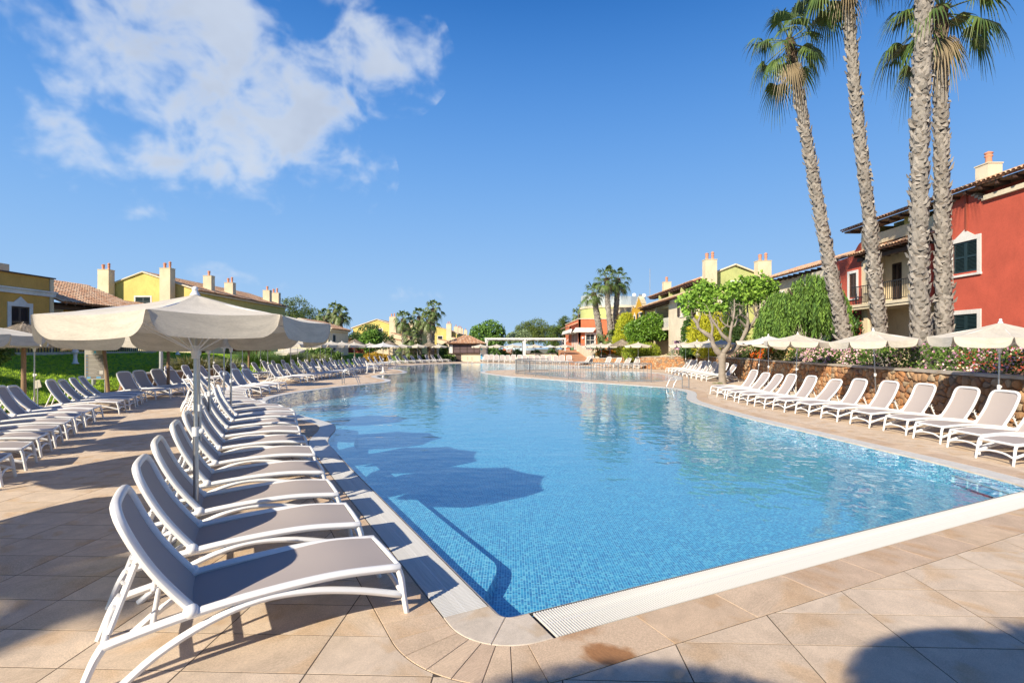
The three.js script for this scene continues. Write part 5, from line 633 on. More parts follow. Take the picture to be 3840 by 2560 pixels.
{
  const g = plant('weeping_tree', 'weeping pepper like tree with hanging feathery foliage left of the palms', 'tree', 15.3, 1, 27), r = rng(81), L = new Leaves();
  local(g, 'trunk', limb([V3(0, -.1, 0), V3(.05, .8, 0), V3(-.1, 1.8, .1), V3(.1, 3, 0)], .24, .13, 10, 14, .25, 6), M.barkDark); for (const [x, z] of [[1.3, .2], [-1.2, .1], [.4, .9], [-.3, -.9]]) local(g, 'branch', limb([V3(0, 1.6, 0), V3(x * .45, 3, z * .5), V3(x, 3.9, z)], .11, .04, 7, 8, .2), M.barkDark);
  const bl = [[-1.4, 3.1, 0, 1.05, 1.1], [.0, 3.8, .1, 1.15, 1.3], [1.0, 3.4, 0, .85, 1.15], [-.4, 2.9, .8, 1.2, 1.1], [-2.1, 2.3, .3, .8, .8], [.7, 2.8, .6, .85, 1.0]];
  for (let s = 0; s < 2600; s++) { const b = bl[Math.floor(r() * bl.length)], d = unit(r); d.y = Math.abs(d.y) * .9 - .15; d.multiplyScalar(.72 + .28 * r()); const st = V3(b[0] + d.x * b[3], b[1] + d.y * b[4], b[2] + d.z * b[3] * .9); if (noise3(st.x * .8, st.y * .8, st.z * .8 + 4) < -.35) continue; const len = .5 + r() * 1.15, sway = unit(r).multiplyScalar(.16), base = tone(r, [.06, .15, .02], [.19, .33, .04]), n = Math.floor(len / .055); for (let k = 0; k < n; k++) { const t = k / n, p = st.clone().addScaledVector(sway, t).add(V3(d.x * .22 * t * (1 - t * .5), -len * t, d.z * .22 * t)); if (p.y < .55) break; const a = r() * 6.28, dir = V3(Math.cos(a) * .55, -.85, Math.sin(a) * .55).normalize(), v = .85 + r() * .3; L.add(p, dir, V3(-Math.sin(a), 0, Math.cos(a)), .17 + r() * .1, .024, [base[0] * v, base[1] * v, base[2] * v], .1); } }
  local(g, 'crown', L.geo(), M.leaf);
}
const conifer = (label, x, y, z, blobs, n, seed, a, b, size = .3) => { const g = plant('conifer_shrub', label, 'shrub', x, y, z, 'golden conifers'); local(g, 'trunk', limb([V3(0, -.1, 0), V3(0, .6, 0), V3(0, 1.4, 0)], .12, .05), M.barkDark); local(g, 'crown', crown({ blobs, n, size, a, b, seed, gap: -.7, aspect: .1, up: .9, inner: .35, freq: 1.5 }), M.leaf); };
conifer('large golden yellow conifer behind the pollarded tree', 15.2, 1, 39, [[0, 1.6, 0, 2.0, 1.7], [-.6, 2.4, 0, 1.2, 1.1], [.9, 2.3, 0, 1.2, 1.0]], 9000, 82, [.34, .37, .01], [.58, .55, .02], .34);
conifer('column shaped golden conifer beside the restaurant palms', 12.0, 1, 55.5, [[0, 1.2, 0, 1.3, 1.5], [0, 2.6, 0, 1.05, 1.4], [.1, 3.7, 0, .7, .8]], 6500, 83, [.32, .38, .01], [.56, .56, .02], .34);
conifer('rounded green gold conifer behind the thatched parasol', 12.2, .9, 50.5, [[-.4, .5, 0, 1.2, .9], [.9, .5, 0, 1.1, .85]], 4200, 84, [.15, .25, .01], [.36, .4, .02], .28);
{ const g = plant('dark_cypress', 'narrow dark cypress between the green gable and the pollarded tree', 'tree', 15.4, 1, 37); local(g, 'trunk', limb([V3(0, 0, 0), V3(0, 2, 0), V3(0, 4, 0)], .12, .05), M.barkDark); local(g, 'crown', crown({ blobs: [[0, 2.5, 0, .5, 2.6], [.55, 2.2, .1, .42, 2.2]], n: 3800, size: .26, a: [.03, .08, .015], b: [.08, .16, .03], seed: 85, gap: -.8, aspect: .12, up: 1.2, inner: .4 }), M.leaf); }
{ const g = plant('climbing_vine', 'dark climbing vine on the cream wing beside the shuttered window', 'climber', 14.2, 1, 42.6); local(g, 'stem', limb([V3(.2, 0, 0), V3(.1, 1.5, .05), V3(.2, 3, 0)], .05, .02), M.barkDark); local(g, 'leaves', crown({ blobs: [[0, 1.6, 0, .5, 1.5, .35], [.2, 2.6, .1, .45, .8, .3], [-.1, .7, .2, .6, .7, .4]], n: 2600, size: .16, a: [.03, .085, .015], b: [.09, .19, .03], seed: 86, gap: -.3, inner: .6 }), M.leafGloss); }
{ const g = plant('ivy_shrub', 'dark green creeper against the red house beside the leftmost tall palm', 'climber', 17.9, 1, 28.3); local(g, 'stem', limb([V3(0, 0, 0), V3(.1, 1.2, .05), V3(0, 2.6, 0)], .05, .02), M.barkDark); local(g, 'leaves', crown({ blobs: [[0, 1.2, .2, .6, 1.3, 1.2], [0, 2.4, .2, .4, .8, .7], [-.3, .5, .6, .8, .6, 1]], n: 3000, size: .13, a: [.02, .07, .012], b: [.07, .16, .025], seed: 87, gap: -.35, inner: .6 }), M.leafGloss); }

// ---------------------------------------------------------------- flowering hedges on the raised bed
function hedge(name, label, line, h, depth, per, o) {
  const r = rng(o.seed), L = new Leaves(), fl = [], fc = [], mid = line[Math.floor(line.length / 2)], g = plant(name, label, 'hedge', mid[0], 1.05, mid[1]); let total = 0;
  for (let i = 1; i < line.length; i++) { const a = line[i - 1], b = line[i], len = Math.hypot(b[0] - a[0], b[1] - a[1]), n = Math.floor(len * per); for (let k = 0; k < n; k++) { const t = r(), x = lerp(a[0], b[0], t), z = lerp(a[1], b[1], t), bump = 1 + .22 * noise2(x * 1.3 + o.seed, z * 1.3), ang = r() * Math.PI * 1.15 - .25, rad = 1 - .5 * r() ** 2, lx = -Math.cos(ang) * depth * rad * bump, ly = Math.max(.02, Math.sin(ang) * h * rad * bump + .1), p = V3(x - mid[0] + lx + depth * .75, ly, -(z - mid[1]) + (r() - .5) * .2); if (noise3((x + lx) * 2, ly * 2, z * 2) < -.55) continue; const d = V3(-Math.cos(ang), Math.sin(ang) * .8 + .2, 0).add(unit(r).multiplyScalar(.9)).normalize(), s = unit(r).cross(d).normalize(), l = o.leaf * (.7 + r() * .6); L.add(p, d, s, l, l * .4, tone(r, o.a, o.b)); const share = o.flower * (.4 + 1.3 * clamp(.5 + noise2(x * .9 + 40, z * .9 + ly), 0, 1)); if (rad > .8 && r() < share) { const c = p.clone().addScaledVector(d, l * .9), s0 = o.bloom * (.7 + r() * .6), C = pick(r, o.colors), v = .85 + r() * .3; for (let m = 0; m < 6; m++) { const dd = unit(r), q = c.clone().addScaledVector(dd, s0 * .5), e1 = unit(r).cross(dd).normalize(), e2 = dd.clone().cross(e1); for (const w of [e1.clone().multiplyScalar(s0 * .62), e2.clone().multiplyScalar(s0 * .62), e1.clone().multiplyScalar(-s0 * .45).addScaledVector(e2, -s0 * .45)]) { fl.push(q.x + w.x, q.y + w.y, q.z + w.z); fc.push(C[0] * v, C[1] * v, C[2] * v); } } } } }
  local(g, 'foliage', L.geo(), M.leaf); const f = new THREE.BufferGeometry(); f.setAttribute('position', new THREE.Float32BufferAttribute(fl, 3)); f.setAttribute('color', new THREE.Float32BufferAttribute(fc, 3)); f.computeVertexNormals(); local(g, 'flowers', f, M.flower).userData.kind = 'stuff';
  const core = []; for (let i = 1; i < line.length; i++) { const a = line[i - 1], b = line[i]; core.push(limb([P(a[0] + depth * .75, 1.1, a[1]), P((a[0] + b[0]) / 2 + depth * .75, 1.1, (a[1] + b[1]) / 2), P(b[0] + depth * .75, 1.1, b[1])], .05, .04, 6)); } part(g, 'stems', join(core), M.barkDark);
}
const along = (z0, z1, off, n = 8) => Array.from({ length: n + 1 }, (_, i) => { const z = lerp(z0, z1, i / n); return [rightEdge(z) + off, z]; });
const pinks = [[.72, .34, .52], [.80, .46, .62], [.85, .64, .7], [.85, .7, .5], [.66, .28, .5]];
hedge('flowering_hedge', 'pink flowered lantana hedge nearest the right frame edge', along(8.2, 14, .55), .78, .62, 900, { seed: 91, leaf: .075, a: [.035, .085, .012], b: [.12, .21, .025], flower: .3, bloom: .038, colors: pinks });
hedge('flowering_hedge', 'greener stretch of pink flowered hedge below the leaning palms', along(14, 19, .55), .8, .62, 850, { seed: 92, leaf: .08, a: [.04, .10, .012], b: [.14, .24, .025], flower: .2, bloom: .038, colors: pinks });
hedge('flowering_hedge', 'densely pink flowered hedge behind the third right parasol', along(19, 24.6, .5), .74, .6, 800, { seed: 93, leaf: .085, a: [.04, .09, .012], b: [.12, .21, .025], flower: .55, bloom: .042, colors: pinks.slice(0, 4) });
hedge('flowering_hedge', 'cream yellow flowering shrub between the pink and orange ones', along(25, 27.6, .5, 4), .68, .55, 650, { seed: 94, leaf: .09, a: [.06, .12, .015], b: [.16, .24, .03], flower: .5, bloom: .042, colors: [[.82, .62, .3], [.85, .7, .42], [.8, .5, .25]] });
hedge('flowering_hedge', 'bright orange flowering shrub right of the pollarded tree', along(28, 31.5, .4, 4), .62, .55, 600, { seed: 95, leaf: .09, a: [.08, .12, .015], b: [.2, .2, .03], flower: .85, bloom: .055, colors: [[.85, .16, .01], [.8, .22, .015], [.75, .1, .01]] });
hedge('flowering_hedge', 'rose beige flowering hedge along the wall left of the pollarded tree', along(33, 45.5, .4, 10), .62, .6, 420, { seed: 96, leaf: .11, a: [.045, .09, .02], b: [.14, .2, .04], flower: .32, bloom: .055, colors: [[.7, .36, .34], [.78, .5, .42], [.8, .6, .5]] });
hedge('flowering_hedge', 'low orange red flower bed before the restaurant terrace', [[9.3, 57.8], [10.4, 58.6], [11.2, 59.2]], .35, .5, 500, { seed: 97, leaf: .12, a: [.06, .13, .02], b: [.16, .24, .03], flower: .7, bloom: .07, colors: [[.8, .14, .01], [.82, .3, .02]] });
{ const g = thing('patterned_towel', 'purple patterned cloth hung to dry behind the rose hedge', 'towel', 14.1, 1.5, 43.4); const cv = document.createElement('canvas'); cv.width = cv.height = 128; const c = cv.getContext('2d'); c.fillStyle = '#2a2238'; c.fillRect(0, 0, 128, 128); const r = rng(8); for (let i = 0; i < 130; i++) { c.fillStyle = pick(r, ['#8a5f8d', '#b48aa6', '#4a3a63', '#1c1a2c', '#c9a6b0']); c.beginPath(); c.arc(r() * 128, r() * 128, 3 + r() * 9, 0, 7); c.fill(); } const t = new THREE.CanvasTexture(cv); t.colorSpace = THREE.SRGBColorSpace; local(g, 'cloth', gridSheet(14, 10, (u, v) => V3(lerp(-.75, .55, u), .95 - v * .75 + .05 * Math.sin(u * 9), .06 * Math.sin(u * 14 + v * 3) + .05 * v)), new THREE.MeshStandardMaterial({ map: t, roughness: .95 })); local(g, 'line', bar(V3(-.9, .97, 0), V3(.7, .97, 0), .012), M.galv); for (const x of [-.9, .7]) local(g, 'stand', bar(V3(x, -.5, 0), V3(x, .97, 0), .015), M.galv); }

// ---------------------------------------------------------------- trees and shrubs at the back and on the lawn
const tree = (name, label, x, y, z, h, blobs, n, size, a, b, seed, o = {}) => { const g = plant(name, label, 'tree', x, y, z, o.group); local(g, 'trunk', limb([V3(0, -.2, 0), V3(.1, h * .3, 0), V3(0, h * .62, 0)], o.r ?? .28, .1, 8, 8, .2), M.barkDark); local(g, 'crown', crown({ blobs, n, size, a, b, seed, gap: -.22, freq: .55, aspect: .3, inner: .6, ...o }), M.leaf); };
const GB = 'trees beyond the pergola', pineA = [.03, .07, .012], pineB = [.12, .19, .03];
tree('broadleaf_tree', 'bright green broad tree right of the kiosk roof', -4.6, 0, 104, 7.4, [[-1.6, 4.4, 0, 2.2, 2], [.6, 5.2, 0, 2.4, 2.1], [2, 4.0, 0, 1.6, 1.6], [-2.6, 3, 0, 1.6, 1.4], [.3, 3, .6, 2.8, 1.6]], 6500, .42, [.06, .16, .02], [.17, .32, .04], 101, { group: GB });
tree('broadleaf_tree', 'darker shrubby tree behind the kiosk roof', -8.6, 0, 100, 4.6, [[0, 2.6, 0, 1.9, 1.5], [1.8, 2.2, 0, 1.4, 1.2], [-1.4, 2.2, 0, 1.2, 1.1]], 3400, .34, [.05, .11, .02], [.13, .2, .04], 102, { group: GB });
tree('olive_tree', 'silvery grey green olive tree above the pergola', 1.3, 0, 98, 5.4, [[-.8, 3.6, 0, 1.5, 1.3], [.8, 3.9, 0, 1.5, 1.3], [0, 2.8, .5, 2.1, 1.1]], 5200, .3, [.13, .2, .09], [.28, .37, .19], 103, { group: GB });
tree('pine_tree', 'broad dark pine with domed crown above the pergola', 4.2, 0, 106, 7.8, [[-1.4, 5.2, 0, 2.3, 1.9], [.8, 5.9, 0, 2.5, 1.8], [2.6, 4.9, 0, 2, 1.7], [0, 4.2, .6, 3.2, 1.5]], 13000, .32, [.06, .10, .012], [.17, .24, .03], 104, { group: GB, aspect: .14 });
tree('pine_tree', 'pointed lighter pine left of the orange restaurant', 8.2, .4, 104, 7, [[0, 4, 0, 1.3, 2.2], [-.4, 2.6, .2, 1.6, 1.4], [.5, 5.6, 0, .8, 1]], 4200, .32, [.06, .12, .015], [.16, .25, .04], 105, { group: GB, aspect: .14 });
tree('pine_tree', 'tall dark pine directly beside the orange restaurant wall', 10.6, .4, 108, 8.8, [[0, 5.4, 0, 1.8, 2.4], [-1.2, 3.8, 0, 1.7, 1.8], [1.2, 5.8, 0, 1.4, 1.7], [.2, 7, 0, 1, 1]], 9500, .32, pineA, pineB, 106, { group: GB, aspect: .14 });
tree('pine_tree', 'green pine far right behind the round house', 16, .4, 118, 8, [[0, 4.5, 0, 3, 2.4], [-3, 3.8, 0, 2.2, 1.8]], 4200, .36, pineA, pineB, 107, { group: GB, aspect: .14 });
const GPi = 'pines behind the long yellow house';
tree('pine_tree', 'large pine at the right end of the long yellow house', -35.5, 1, 84, 9.6, [[-1, 6.4, 0, 2.3, 2.2], [1, 7.2, 0, 2.1, 1.9], [2.2, 5.4, 0, 1.9, 2], [0, 4.6, .5, 3, 1.8]], 7500, .32, [.05, .09, .012], [.16, .22, .03], 108, { group: GPi, aspect: .14 });
tree('pine_tree', 'dark second pine right of the large one', -32, 1, 83, 8.2, [[0, 5.4, 0, 1.9, 2.1], [1.3, 4.5, 0, 1.6, 1.8], [-.5, 3.6, .5, 2.2, 1.6]], 5200, .32, pineA, [.09, .16, .03], 109, { group: GPi, aspect: .14 });
tree('pine_tree', 'lower pine sloping down behind the left palms', -28.8, 1, 80, 6.4, [[0, 4, 0, 1.8, 1.8], [1.6, 3, 0, 1.6, 1.5], [-1.2, 3, .3, 1.6, 1.5]], 4600, .32, pineA, pineB, 110, { group: GPi, aspect: .14 });
tree('broadleaf_tree', 'dark broadleaf tree right of the left palm pair', -23.2, .8, 86, 5.6, [[0, 3, 0, 2.2, 1.9], [2.2, 2.2, 0, 1.8, 1.4], [-2, 2.2, 0, 1.7, 1.4]], 4600, .3, [.03, .08, .015], [.1, .18, .03], 111, { group: GPi });
const shrub = (label, x, z, blobs, n, size, a, b, seed, o = {}) => { const y = o.y ?? lawnH(x, z), g = plant('garden_shrub', label, 'shrub', x, y, z, o.group ?? 'garden shrubs'); local(g, 'stems', limb([V3(0, -.1, 0), V3(.06, .25, 0), V3(0, .5, 0)], .05, .02), M.barkDark); local(g, 'foliage', crown({ blobs, n, size, a, b, seed, gap: -.4, inner: .55, ...o }), M.leaf); return g; };
{ const g = shrub('round leafy shrub with bare stems at the left frame edge', -19.2, 18.6, [[0, .95, 0, 1.05, .72], [.75, 1.0, .1, .7, .55], [-.7, 1, 0, .8, .6]], 5200, .11, [.05, .10, .015], [.16, .22, .03], 120); for (let k = 0; k < 7; k++) local(g, 'stem', limb([V3(0, -.1, .2), V3((k - 3) * .14, .3, .3), V3((k - 3) * .3, .75, .3)], .03, .015, 6), M.bark); }
shrub('rounded bright green bush beside the cream annex of the far house', -21.6, 80, [[0, 1.6, 0, 1.6, 1.5], [.6, 2.4, 0, 1.1, 1]], 3600, .3, [.08, .2, .02], [.2, .36, .04], 121);
shrub('low dark hedge behind the rear loungers', -20.2, 55, [[0, .6, 0, 1.4, .7], [1.4, .6, 0, 1.2, .6], [-1.2, .7, 0, 1.2, .7], [.6, 1.2, 0, .9, .5]], 3600, .22, [.06, .14, .02], [.16, .27, .04], 122);
shrub('yellow orange flowering bush behind the far left bend', -16.6, 63, [[0, .6, 0, 1.3, .6], [1.2, .5, 0, .9, .5]], 2400, .2, [.3, .2, .01], [.55, .34, .02], 123);
shrub('green bush behind the far row of loungers', -13.2, 73.5, [[0, .5, 0, 1.4, .5], [2, .4, 0, 1.2, .45], [4.2, .4, 0, 1.1, .4]], 2600, .22, [.06, .16, .02], [.18, .3, .04], 124);
shrub('leafy climber against the kiosk side wall', -9.6, 74.2, [[0, 1, 0, .6, 1.1, .6], [.1, 1.8, 0, .4, .6, .4]], 1500, .24, [.06, .13, .02], [.17, .27, .05], 125, { y: 0 });
[[-1.6, 79.5, .8], [.8, 80.5, .9], [3.6, 81, .8], [-3, 82, 1], [6.2, 82, .8]].forEach(([x, z, r], i) => shrub(`clipped round shrub, ${ORD[i]} under the pergola view`, x, z, [[0, r * .75, 0, r, r * .8], [r * .9, r * .5, .2, r * .7, r * .55]], 1400, .2, [.05, .13, .02], [.14, .26, .04], 130 + i, { y: .3 }));
shrub('red orange bed of flowers behind the pergola', -.4, 84, [[0, .8, 0, 1.6, .5]], 900, .2, [.55, .1, .02], [.6, .2, .03], 136, { y: .4 });
// grasses and sword leaved clumps
function clump(name, label, x, z, n, len, w, a, b, seed, spread) { const g = plant(name, label, 'plant', x, lawnH(x, z) - .03, z, 'sword leaved clumps'), r = rng(seed), L = new Leaves(); for (let i = 0; i < n; i++) { const an = r() * 6.283, rad = Math.sqrt(r()) * spread, out = V3(Math.cos(an), 0, Math.sin(an)), d = out.clone().multiplyScalar(.25 + r() * .75).add(V3(0, 1, 0)).normalize(), s = V3(-Math.sin(an), 0, Math.cos(an)), l = len * (.6 + r() * .6), base = out.clone().multiplyScalar(rad), c = tone(r, a, b), midp = base.clone().addScaledVector(d, l * .55), d2 = d.clone().multiplyScalar(.6).addScaledVector(out, .5 + r() * .5).add(V3(0, -.25 - r() * .5, 0)).normalize(); L.add(base, d, s, l * .8, w, c, .35); L.add(midp, d2, s, l * .55, w * .85, c, .35); } local(g, 'leaves', L.geo(), M.leafGloss); }
clump('sword_leaf_clump', 'large bronze green sword leaved clump on the lawn behind the low wall', -19.4, 32, 420, 1.5, .035, [.10, .11, .03], [.3, .27, .1], 140, .8);
clump('sword_leaf_clump', 'second sword leaved clump just right of the large bronze one', -18.9, 34.6, 300, 1.3, .035, [.09, .13, .03], [.27, .27, .09], 141, .7);
clump('grass_clump', 'fountain grass mound behind the rear left loungers', -20.4, 42, 900, 1.7, .016, [.09, .17, .03], [.2, .32, .07], 142, 1.1);
clump('grass_clump', 'second fountain grass mound further along the lawn', -20.2, 46.5, 900, 1.7, .016, [.08, .16, .03], [.19, .31, .07], 143, 1.2);
clump('sword_leaf_clump', 'spiky clump beyond the low slanting parasol', -19.6, 51.5, 360, 1.6, .035, [.12, .16, .04], [.32, .34, .12], 144, 1);
clump('sword_leaf_clump', 'spiky green clump left of the kiosk near the far loungers', -10.6, 74.5, 200, 1.3, .035, [.12, .2, .04], [.3, .38, .12], 145, .8);

// ---------------------------------------------------------------- sun loungers (own axes: foot end at x = 0, head towards +x)
const railY = (x) => new THREE.CatmullRomCurve3([V3(0, .328, 0), V3(.45, .366, 0), V3(.95, .352, 0), V3(1.27, .318, 0), V3(1.47, .285, 0), V3(1.68, .245, 0)]).getPoint(clamp(x / 1.68, 0, 1)).y;
function makeLounger(fine, backAngle = 60) {
  const g = new THREE.Group(), rd = fine ? 10 : 6, W = .325, q = fine ? 3 : 1, A = backAngle * Math.PI / 180;
  const sling = gridSheet(fine ? 16 : 8, fine ? 6 : 4, (u, v) => { const x = lerp(.03, 1.28, u), z = lerp(-W + .02, W - .02, v); return V3(x, railY(x) + .016 - .022 * Math.sin(Math.PI * v) * Math.sin(Math.PI * clamp(u, .02, .98)), z); });
  const under = sling.clone().translate(0, -.006, 0), edge = [-1, 1].map((s) => box(.03, 1.28, .0, .006, 0, .001).translate(0, .34, s * (W - .02)));
  local(g, 'seat', join([sling, under]), M.sling);
  for (const s of [-1, 1]) {
    const z = s * W;
    const rail = limb([V3(.0, .33, z), V3(.45, .368, z), V3(.95, .353, z), V3(1.27, .32, z), V3(1.47, .287, z), V3(1.68, .245, z)], .028, .026, rd, 8 * q); rail.scale(1, 1, 1);
    local(g, 'side_rail', rail, M.plastic);
    local(g, 'arch_brace', limb([V3(-.01, .135, z), V3(.3, .235, z), V3(.62, .305, z), V3(.9, .318, z), V3(1.18, .25, z), V3(1.43, .13, z), V3(1.6, 0, z)], .024, .023, rd, 8 * q), M.plastic);
    local(g, 'leg', limb([V3(.02, .335, z), V3(-.005, .28, z * 1.005), V3(-.03, .12, z * 1.02), V3(-.05, 0, z * 1.03)], .025, .019, rd, 3 * q), M.plastic);
    local(g, 'leg', limb([V3(1.67, .25, z), V3(1.71, .18, z), V3(1.78, 0, z * 1.02)], .026, .019, rd, 3 * q), M.plastic);
  }
  local(g, 'foot_bar', limb([V3(.005, .332, -W), V3(.0, .334, 0), V3(.005, .332, W)], .022, .022, rd, 4), M.plastic); local(g, 'leg_brace', limb([V3(-.028, .12, -W), V3(-.02, .17, -.15), V3(-.02, .17, .15), V3(-.028, .12, W)], .017, .017, rd, 4 * q), M.plastic);
  local(g, 'head_bar', limb([V3(1.67, .245, -W), V3(1.685, .242, 0), V3(1.67, .245, W)], .02, .02, rd, 2), M.plastic);
  // backrest turned up about the hinge
  const L = .74, hx = 1.26, hy = .345, at = (l, z, out = 0) => V3(hx + Math.cos(A) * l - Math.sin(A) * out, hy + Math.sin(A) * l + Math.cos(A) * out, z), wB = .30, rc = .11;
  const bow = (l) => .035 * Math.sin(Math.PI * clamp(l / L, 0, 1));
  const cloth = gridSheet(fine ? 12 : 8, fine ? 10 : 6, (u, v) => { const l = lerp(-.055, L - .02, u), c = l > L - rc ? rc - Math.sqrt(Math.max(0, rc * rc - (l - (L - rc)) ** 2)) : 0, w = wB - c; return at(l, lerp(-w, w, v), -bow(l) - .014 * Math.sin(Math.PI * v)); });
  const back = local(g, 'backrest', join([cloth, cloth.clone().translate(.005, -.003, 0)]), M.sling);
  const loop = []; for (const s of [-1, 1]) { const col = []; for (let k = 0; k <= 4; k++) col.push([lerp(0, L - rc, k / 4), s * wB]); for (let k = 1; k <= 3; k++) { const a = k / 3 * Math.PI / 2; col.push([L - rc + Math.sin(a) * rc, s * (wB - rc + Math.cos(a) * rc)]); } if (s < 0) loop.push(...col); else loop.push(...col.reverse()); }
  local(back, 'back_frame', limb(loop.map(([l, z]) => at(l, z, -bow(l))), .028, .028, rd, fine ? 44 : 20), M.plastic);
  for (const s of [-1, 1]) local(back, 'hinge', new THREE.SphereGeometry(.044, fine ? 14 : 8, fine ? 10 : 6).scale(1, .95, 1.15).translate(hx, hy - .008, s * (wB + .02)), M.plastic);
  // props behind the back
  const prop = []; for (const s of [-1, 1]) { const a = at(L * .52, s * .17, -.09), b = V3(1.66, .26, s * .2); prop.push(bar(a, b, .016, rd)); if (fine) for (let k = 2; k < 5; k++) { const c = a.clone().lerp(b, k / 6); prop.push(bar(c, c.clone().add(V3(.03, .02, 0)), .01, 6)); } }
  prop.push(bar(at(L * .52, -.19, -.09), at(L * .52, .19, -.09), .014, rd), bar(at(L * .3, -wB, -.085), at(L * .3, wB, -.085), .014, rd), bar(V3(1.45, .285, -W), V3(1.45, .285, W), .016, rd));
  local(g, 'back_prop', join(prop), M.plastic);
  // wheels under the head end
  return g;
}
const loungerFine = makeLounger(true), loungerFar = makeLounger(false, 60), loungerFar2 = makeLounger(false, 52), loungerFine2 = makeLounger(true, 62);
for (const l of [loungerFine, loungerFar, loungerFar2, loungerFine2]) { l.userData.category = 'sun lounger'; }
// foot position and head direction (dx, dz) in plan, z ahead
const rl = rng(404);
function lounger(x, z, dx, dz, label, group) {
  const d = Math.hypot(x, z), p = d < 17 ? (rl() < .5 ? loungerFine : loungerFine2) : (rl() < .6 ? loungerFar : loungerFar2), a = Math.atan2(dz, dx) + (rl() - .5) * .05;
  return copyOf(p, 'sun_lounger', x, 0, z, a, label, group);
}
// rows are lists of near foot corners; the lounger centre is half a width further along the row
function row(pts, headSide, group, say, norm) {
  pts.forEach((p, i) => {
    const a = pts[Math.max(0, i - 2)], b = pts[Math.min(pts.length - 1, i + 2)]; let tx = b[0] - a[0], tz = b[1] - a[1]; const l = Math.hypot(tx, tz); tx /= l; tz /= l;
    let h = norm ? norm(i) : [-tz * headSide, tx * headSide]; const hl = Math.hypot(...h); h = [h[0] / hl, h[1] / hl];
    let w = [-h[1], h[0]]; if (w[0] * tx + w[1] * tz < 0) w = [-w[0], -w[1]];
    lounger(p[0] + w[0] * .33, p[1] + w[1] * .33, h[0], h[1], say(i), group);
  });
}
row([[-.80, 3.72], [-1.33, 4.62], [-1.84, 5.56], [-2.34, 6.55], [-2.85, 7.62], [-3.37, 8.66], [-3.92, 9.74], [-4.41, 10.78], [-4.85, 11.82], [-5.3, 12.82], [-5.98, 13.8], [-6.86, 14.72], [-7.6, 15.6], [-8.34, 16.6], [-9.0, 17.7], [-9.5, 18.8], [-9.85, 19.75]], 1, 'loungers in the left row along the pool', (i) => i === 0 ? 'grey and white sun lounger nearest the near pool corner, first of the left row' : `sun lounger, ${ORD[i]} from the near pool corner in the left poolside row`);
row([[-9.93, 20.75], [-10.05, 21.75], [-10.15, 22.9]], 1, 'loungers by the left pool bend', (i) => `sun lounger at the left pool bend, ${ORD[i]} of three before the gap`, () => [-1, .06]);
row([[-6.95, 7.1], [-7.5, 8.05], [-8.1, 9.0], [-8.63, 9.88], [-9.16, 10.78], [-9.7, 11.68], [-10.22, 12.57], [-10.7, 13.45], [-11.2, 14.95], [-11.65, 15.98], [-12.15, 17.0], [-12.6, 17.9]], 1, 'loungers in the row along the lawn', (i) => `sun lounger, ${ORD[i]} from the left frame edge in the row beside the lawn`);
row([[-12.95, 19.1], [-13.1, 20.2], [-13.2, 21.3], [-13.3, 22.4]], 1, 'loungers before the low stone wall', (i) => `sun lounger before the low left stone wall, ${ORD[i]} of four`, () => [-1, .12]);
{ const f = []; for (let k = 0; k < 16; k++) f.push([-11.2 - .12 * Math.sin(k * .7), 27.8 + k * 1.13]); row(f, 1, 'loungers in the front row of the left cluster', (i) => `sun lounger, ${ORD[i]} in the front row beyond the pool ladder`, () => [-1, -.1]); }
{ const f = []; for (let k = 0; k < 17; k++) f.push([-15.0 - .1 * Math.sin(k), 25.2 + k * 1.42]); row(f, 1, 'loungers in the back row of the left cluster', (i) => `sun lounger, ${ORD[i]} in the rear row by the left lawn`, () => [-1, -.05]); }
{ const f = []; for (let k = 0; k < 6; k++) f.push([-13.4 + .02 * k * k, 50 + k * 1.5]); row(f, 1, 'loungers at the far left bend', (i) => `sun lounger, ${ORD[i]} at the far left bend behind the white table`, () => [-1, .0]); }
{ const f = []; for (let k = 0; k < 8; k++) f.push([-12.9 + k * .66, 60.5 + k * 1.2]); row(f, 1, 'loungers at the far left corner', (i) => `sun lounger, ${ORD[i]} in the far row left of the tiled kiosk`, () => [-1, .35]); }
{ const f = []; for (let k = 0; k < 15; k++) f.push([-3.9 + k * .74, 69.5 - k * .55 + (k % 2) * .5]); row(f, 1, 'loungers facing the camera before the pergola', (i) => `pale sun lounger seen foot first before the pergola, ${ORD[i]} from the kiosk`, () => [.05, 1]); }
row([[8.0, 8.35], [8.3, 9.3], [8.42, 10.3], [8.5, 11.3], [8.42, 12.35], [8.3, 13.38], [8.16, 14.4], [8.0, 15.38], [7.86, 16.3], [7.8, 17.35], [7.84, 18.45], [7.95, 19.6], [8.1, 20.7]], -1, 'loungers in the right row before the stone wall', (i) => `sun lounger, ${ORD[i]} from the right frame edge in the row before the rubble wall`, () => [1, .02]);
{ const f = []; for (let k = 0; k < 10; k++) f.push([10.9 + k * .12, 29.4 + k * 1.2]); row(f, -1, 'loungers behind the pollarded tree', (i) => `sun lounger, ${ORD[i]} from the pollarded tree in the row behind it`, () => [1, .03]); }
{ const f = []; for (let k = 0; k < 5; k++) f.push([11.3 - k * .72, 46.8 + k * .95]); row(f, -1, 'loungers behind the paddling pool', (i) => `sun lounger behind the paddling pool fence, ${ORD[i]} of five from the right`, () => [.93, .6]); }
{ const f = []; for (let k = 0; k < 5; k++) f.push([7.3 + k * .45, 57.5 + k * .5]); row(f, -1, 'loungers folded by the ramp', (i) => `sun lounger at the foot of the ramp, ${ORD[i]} of five`, () => [.9, .5]); }

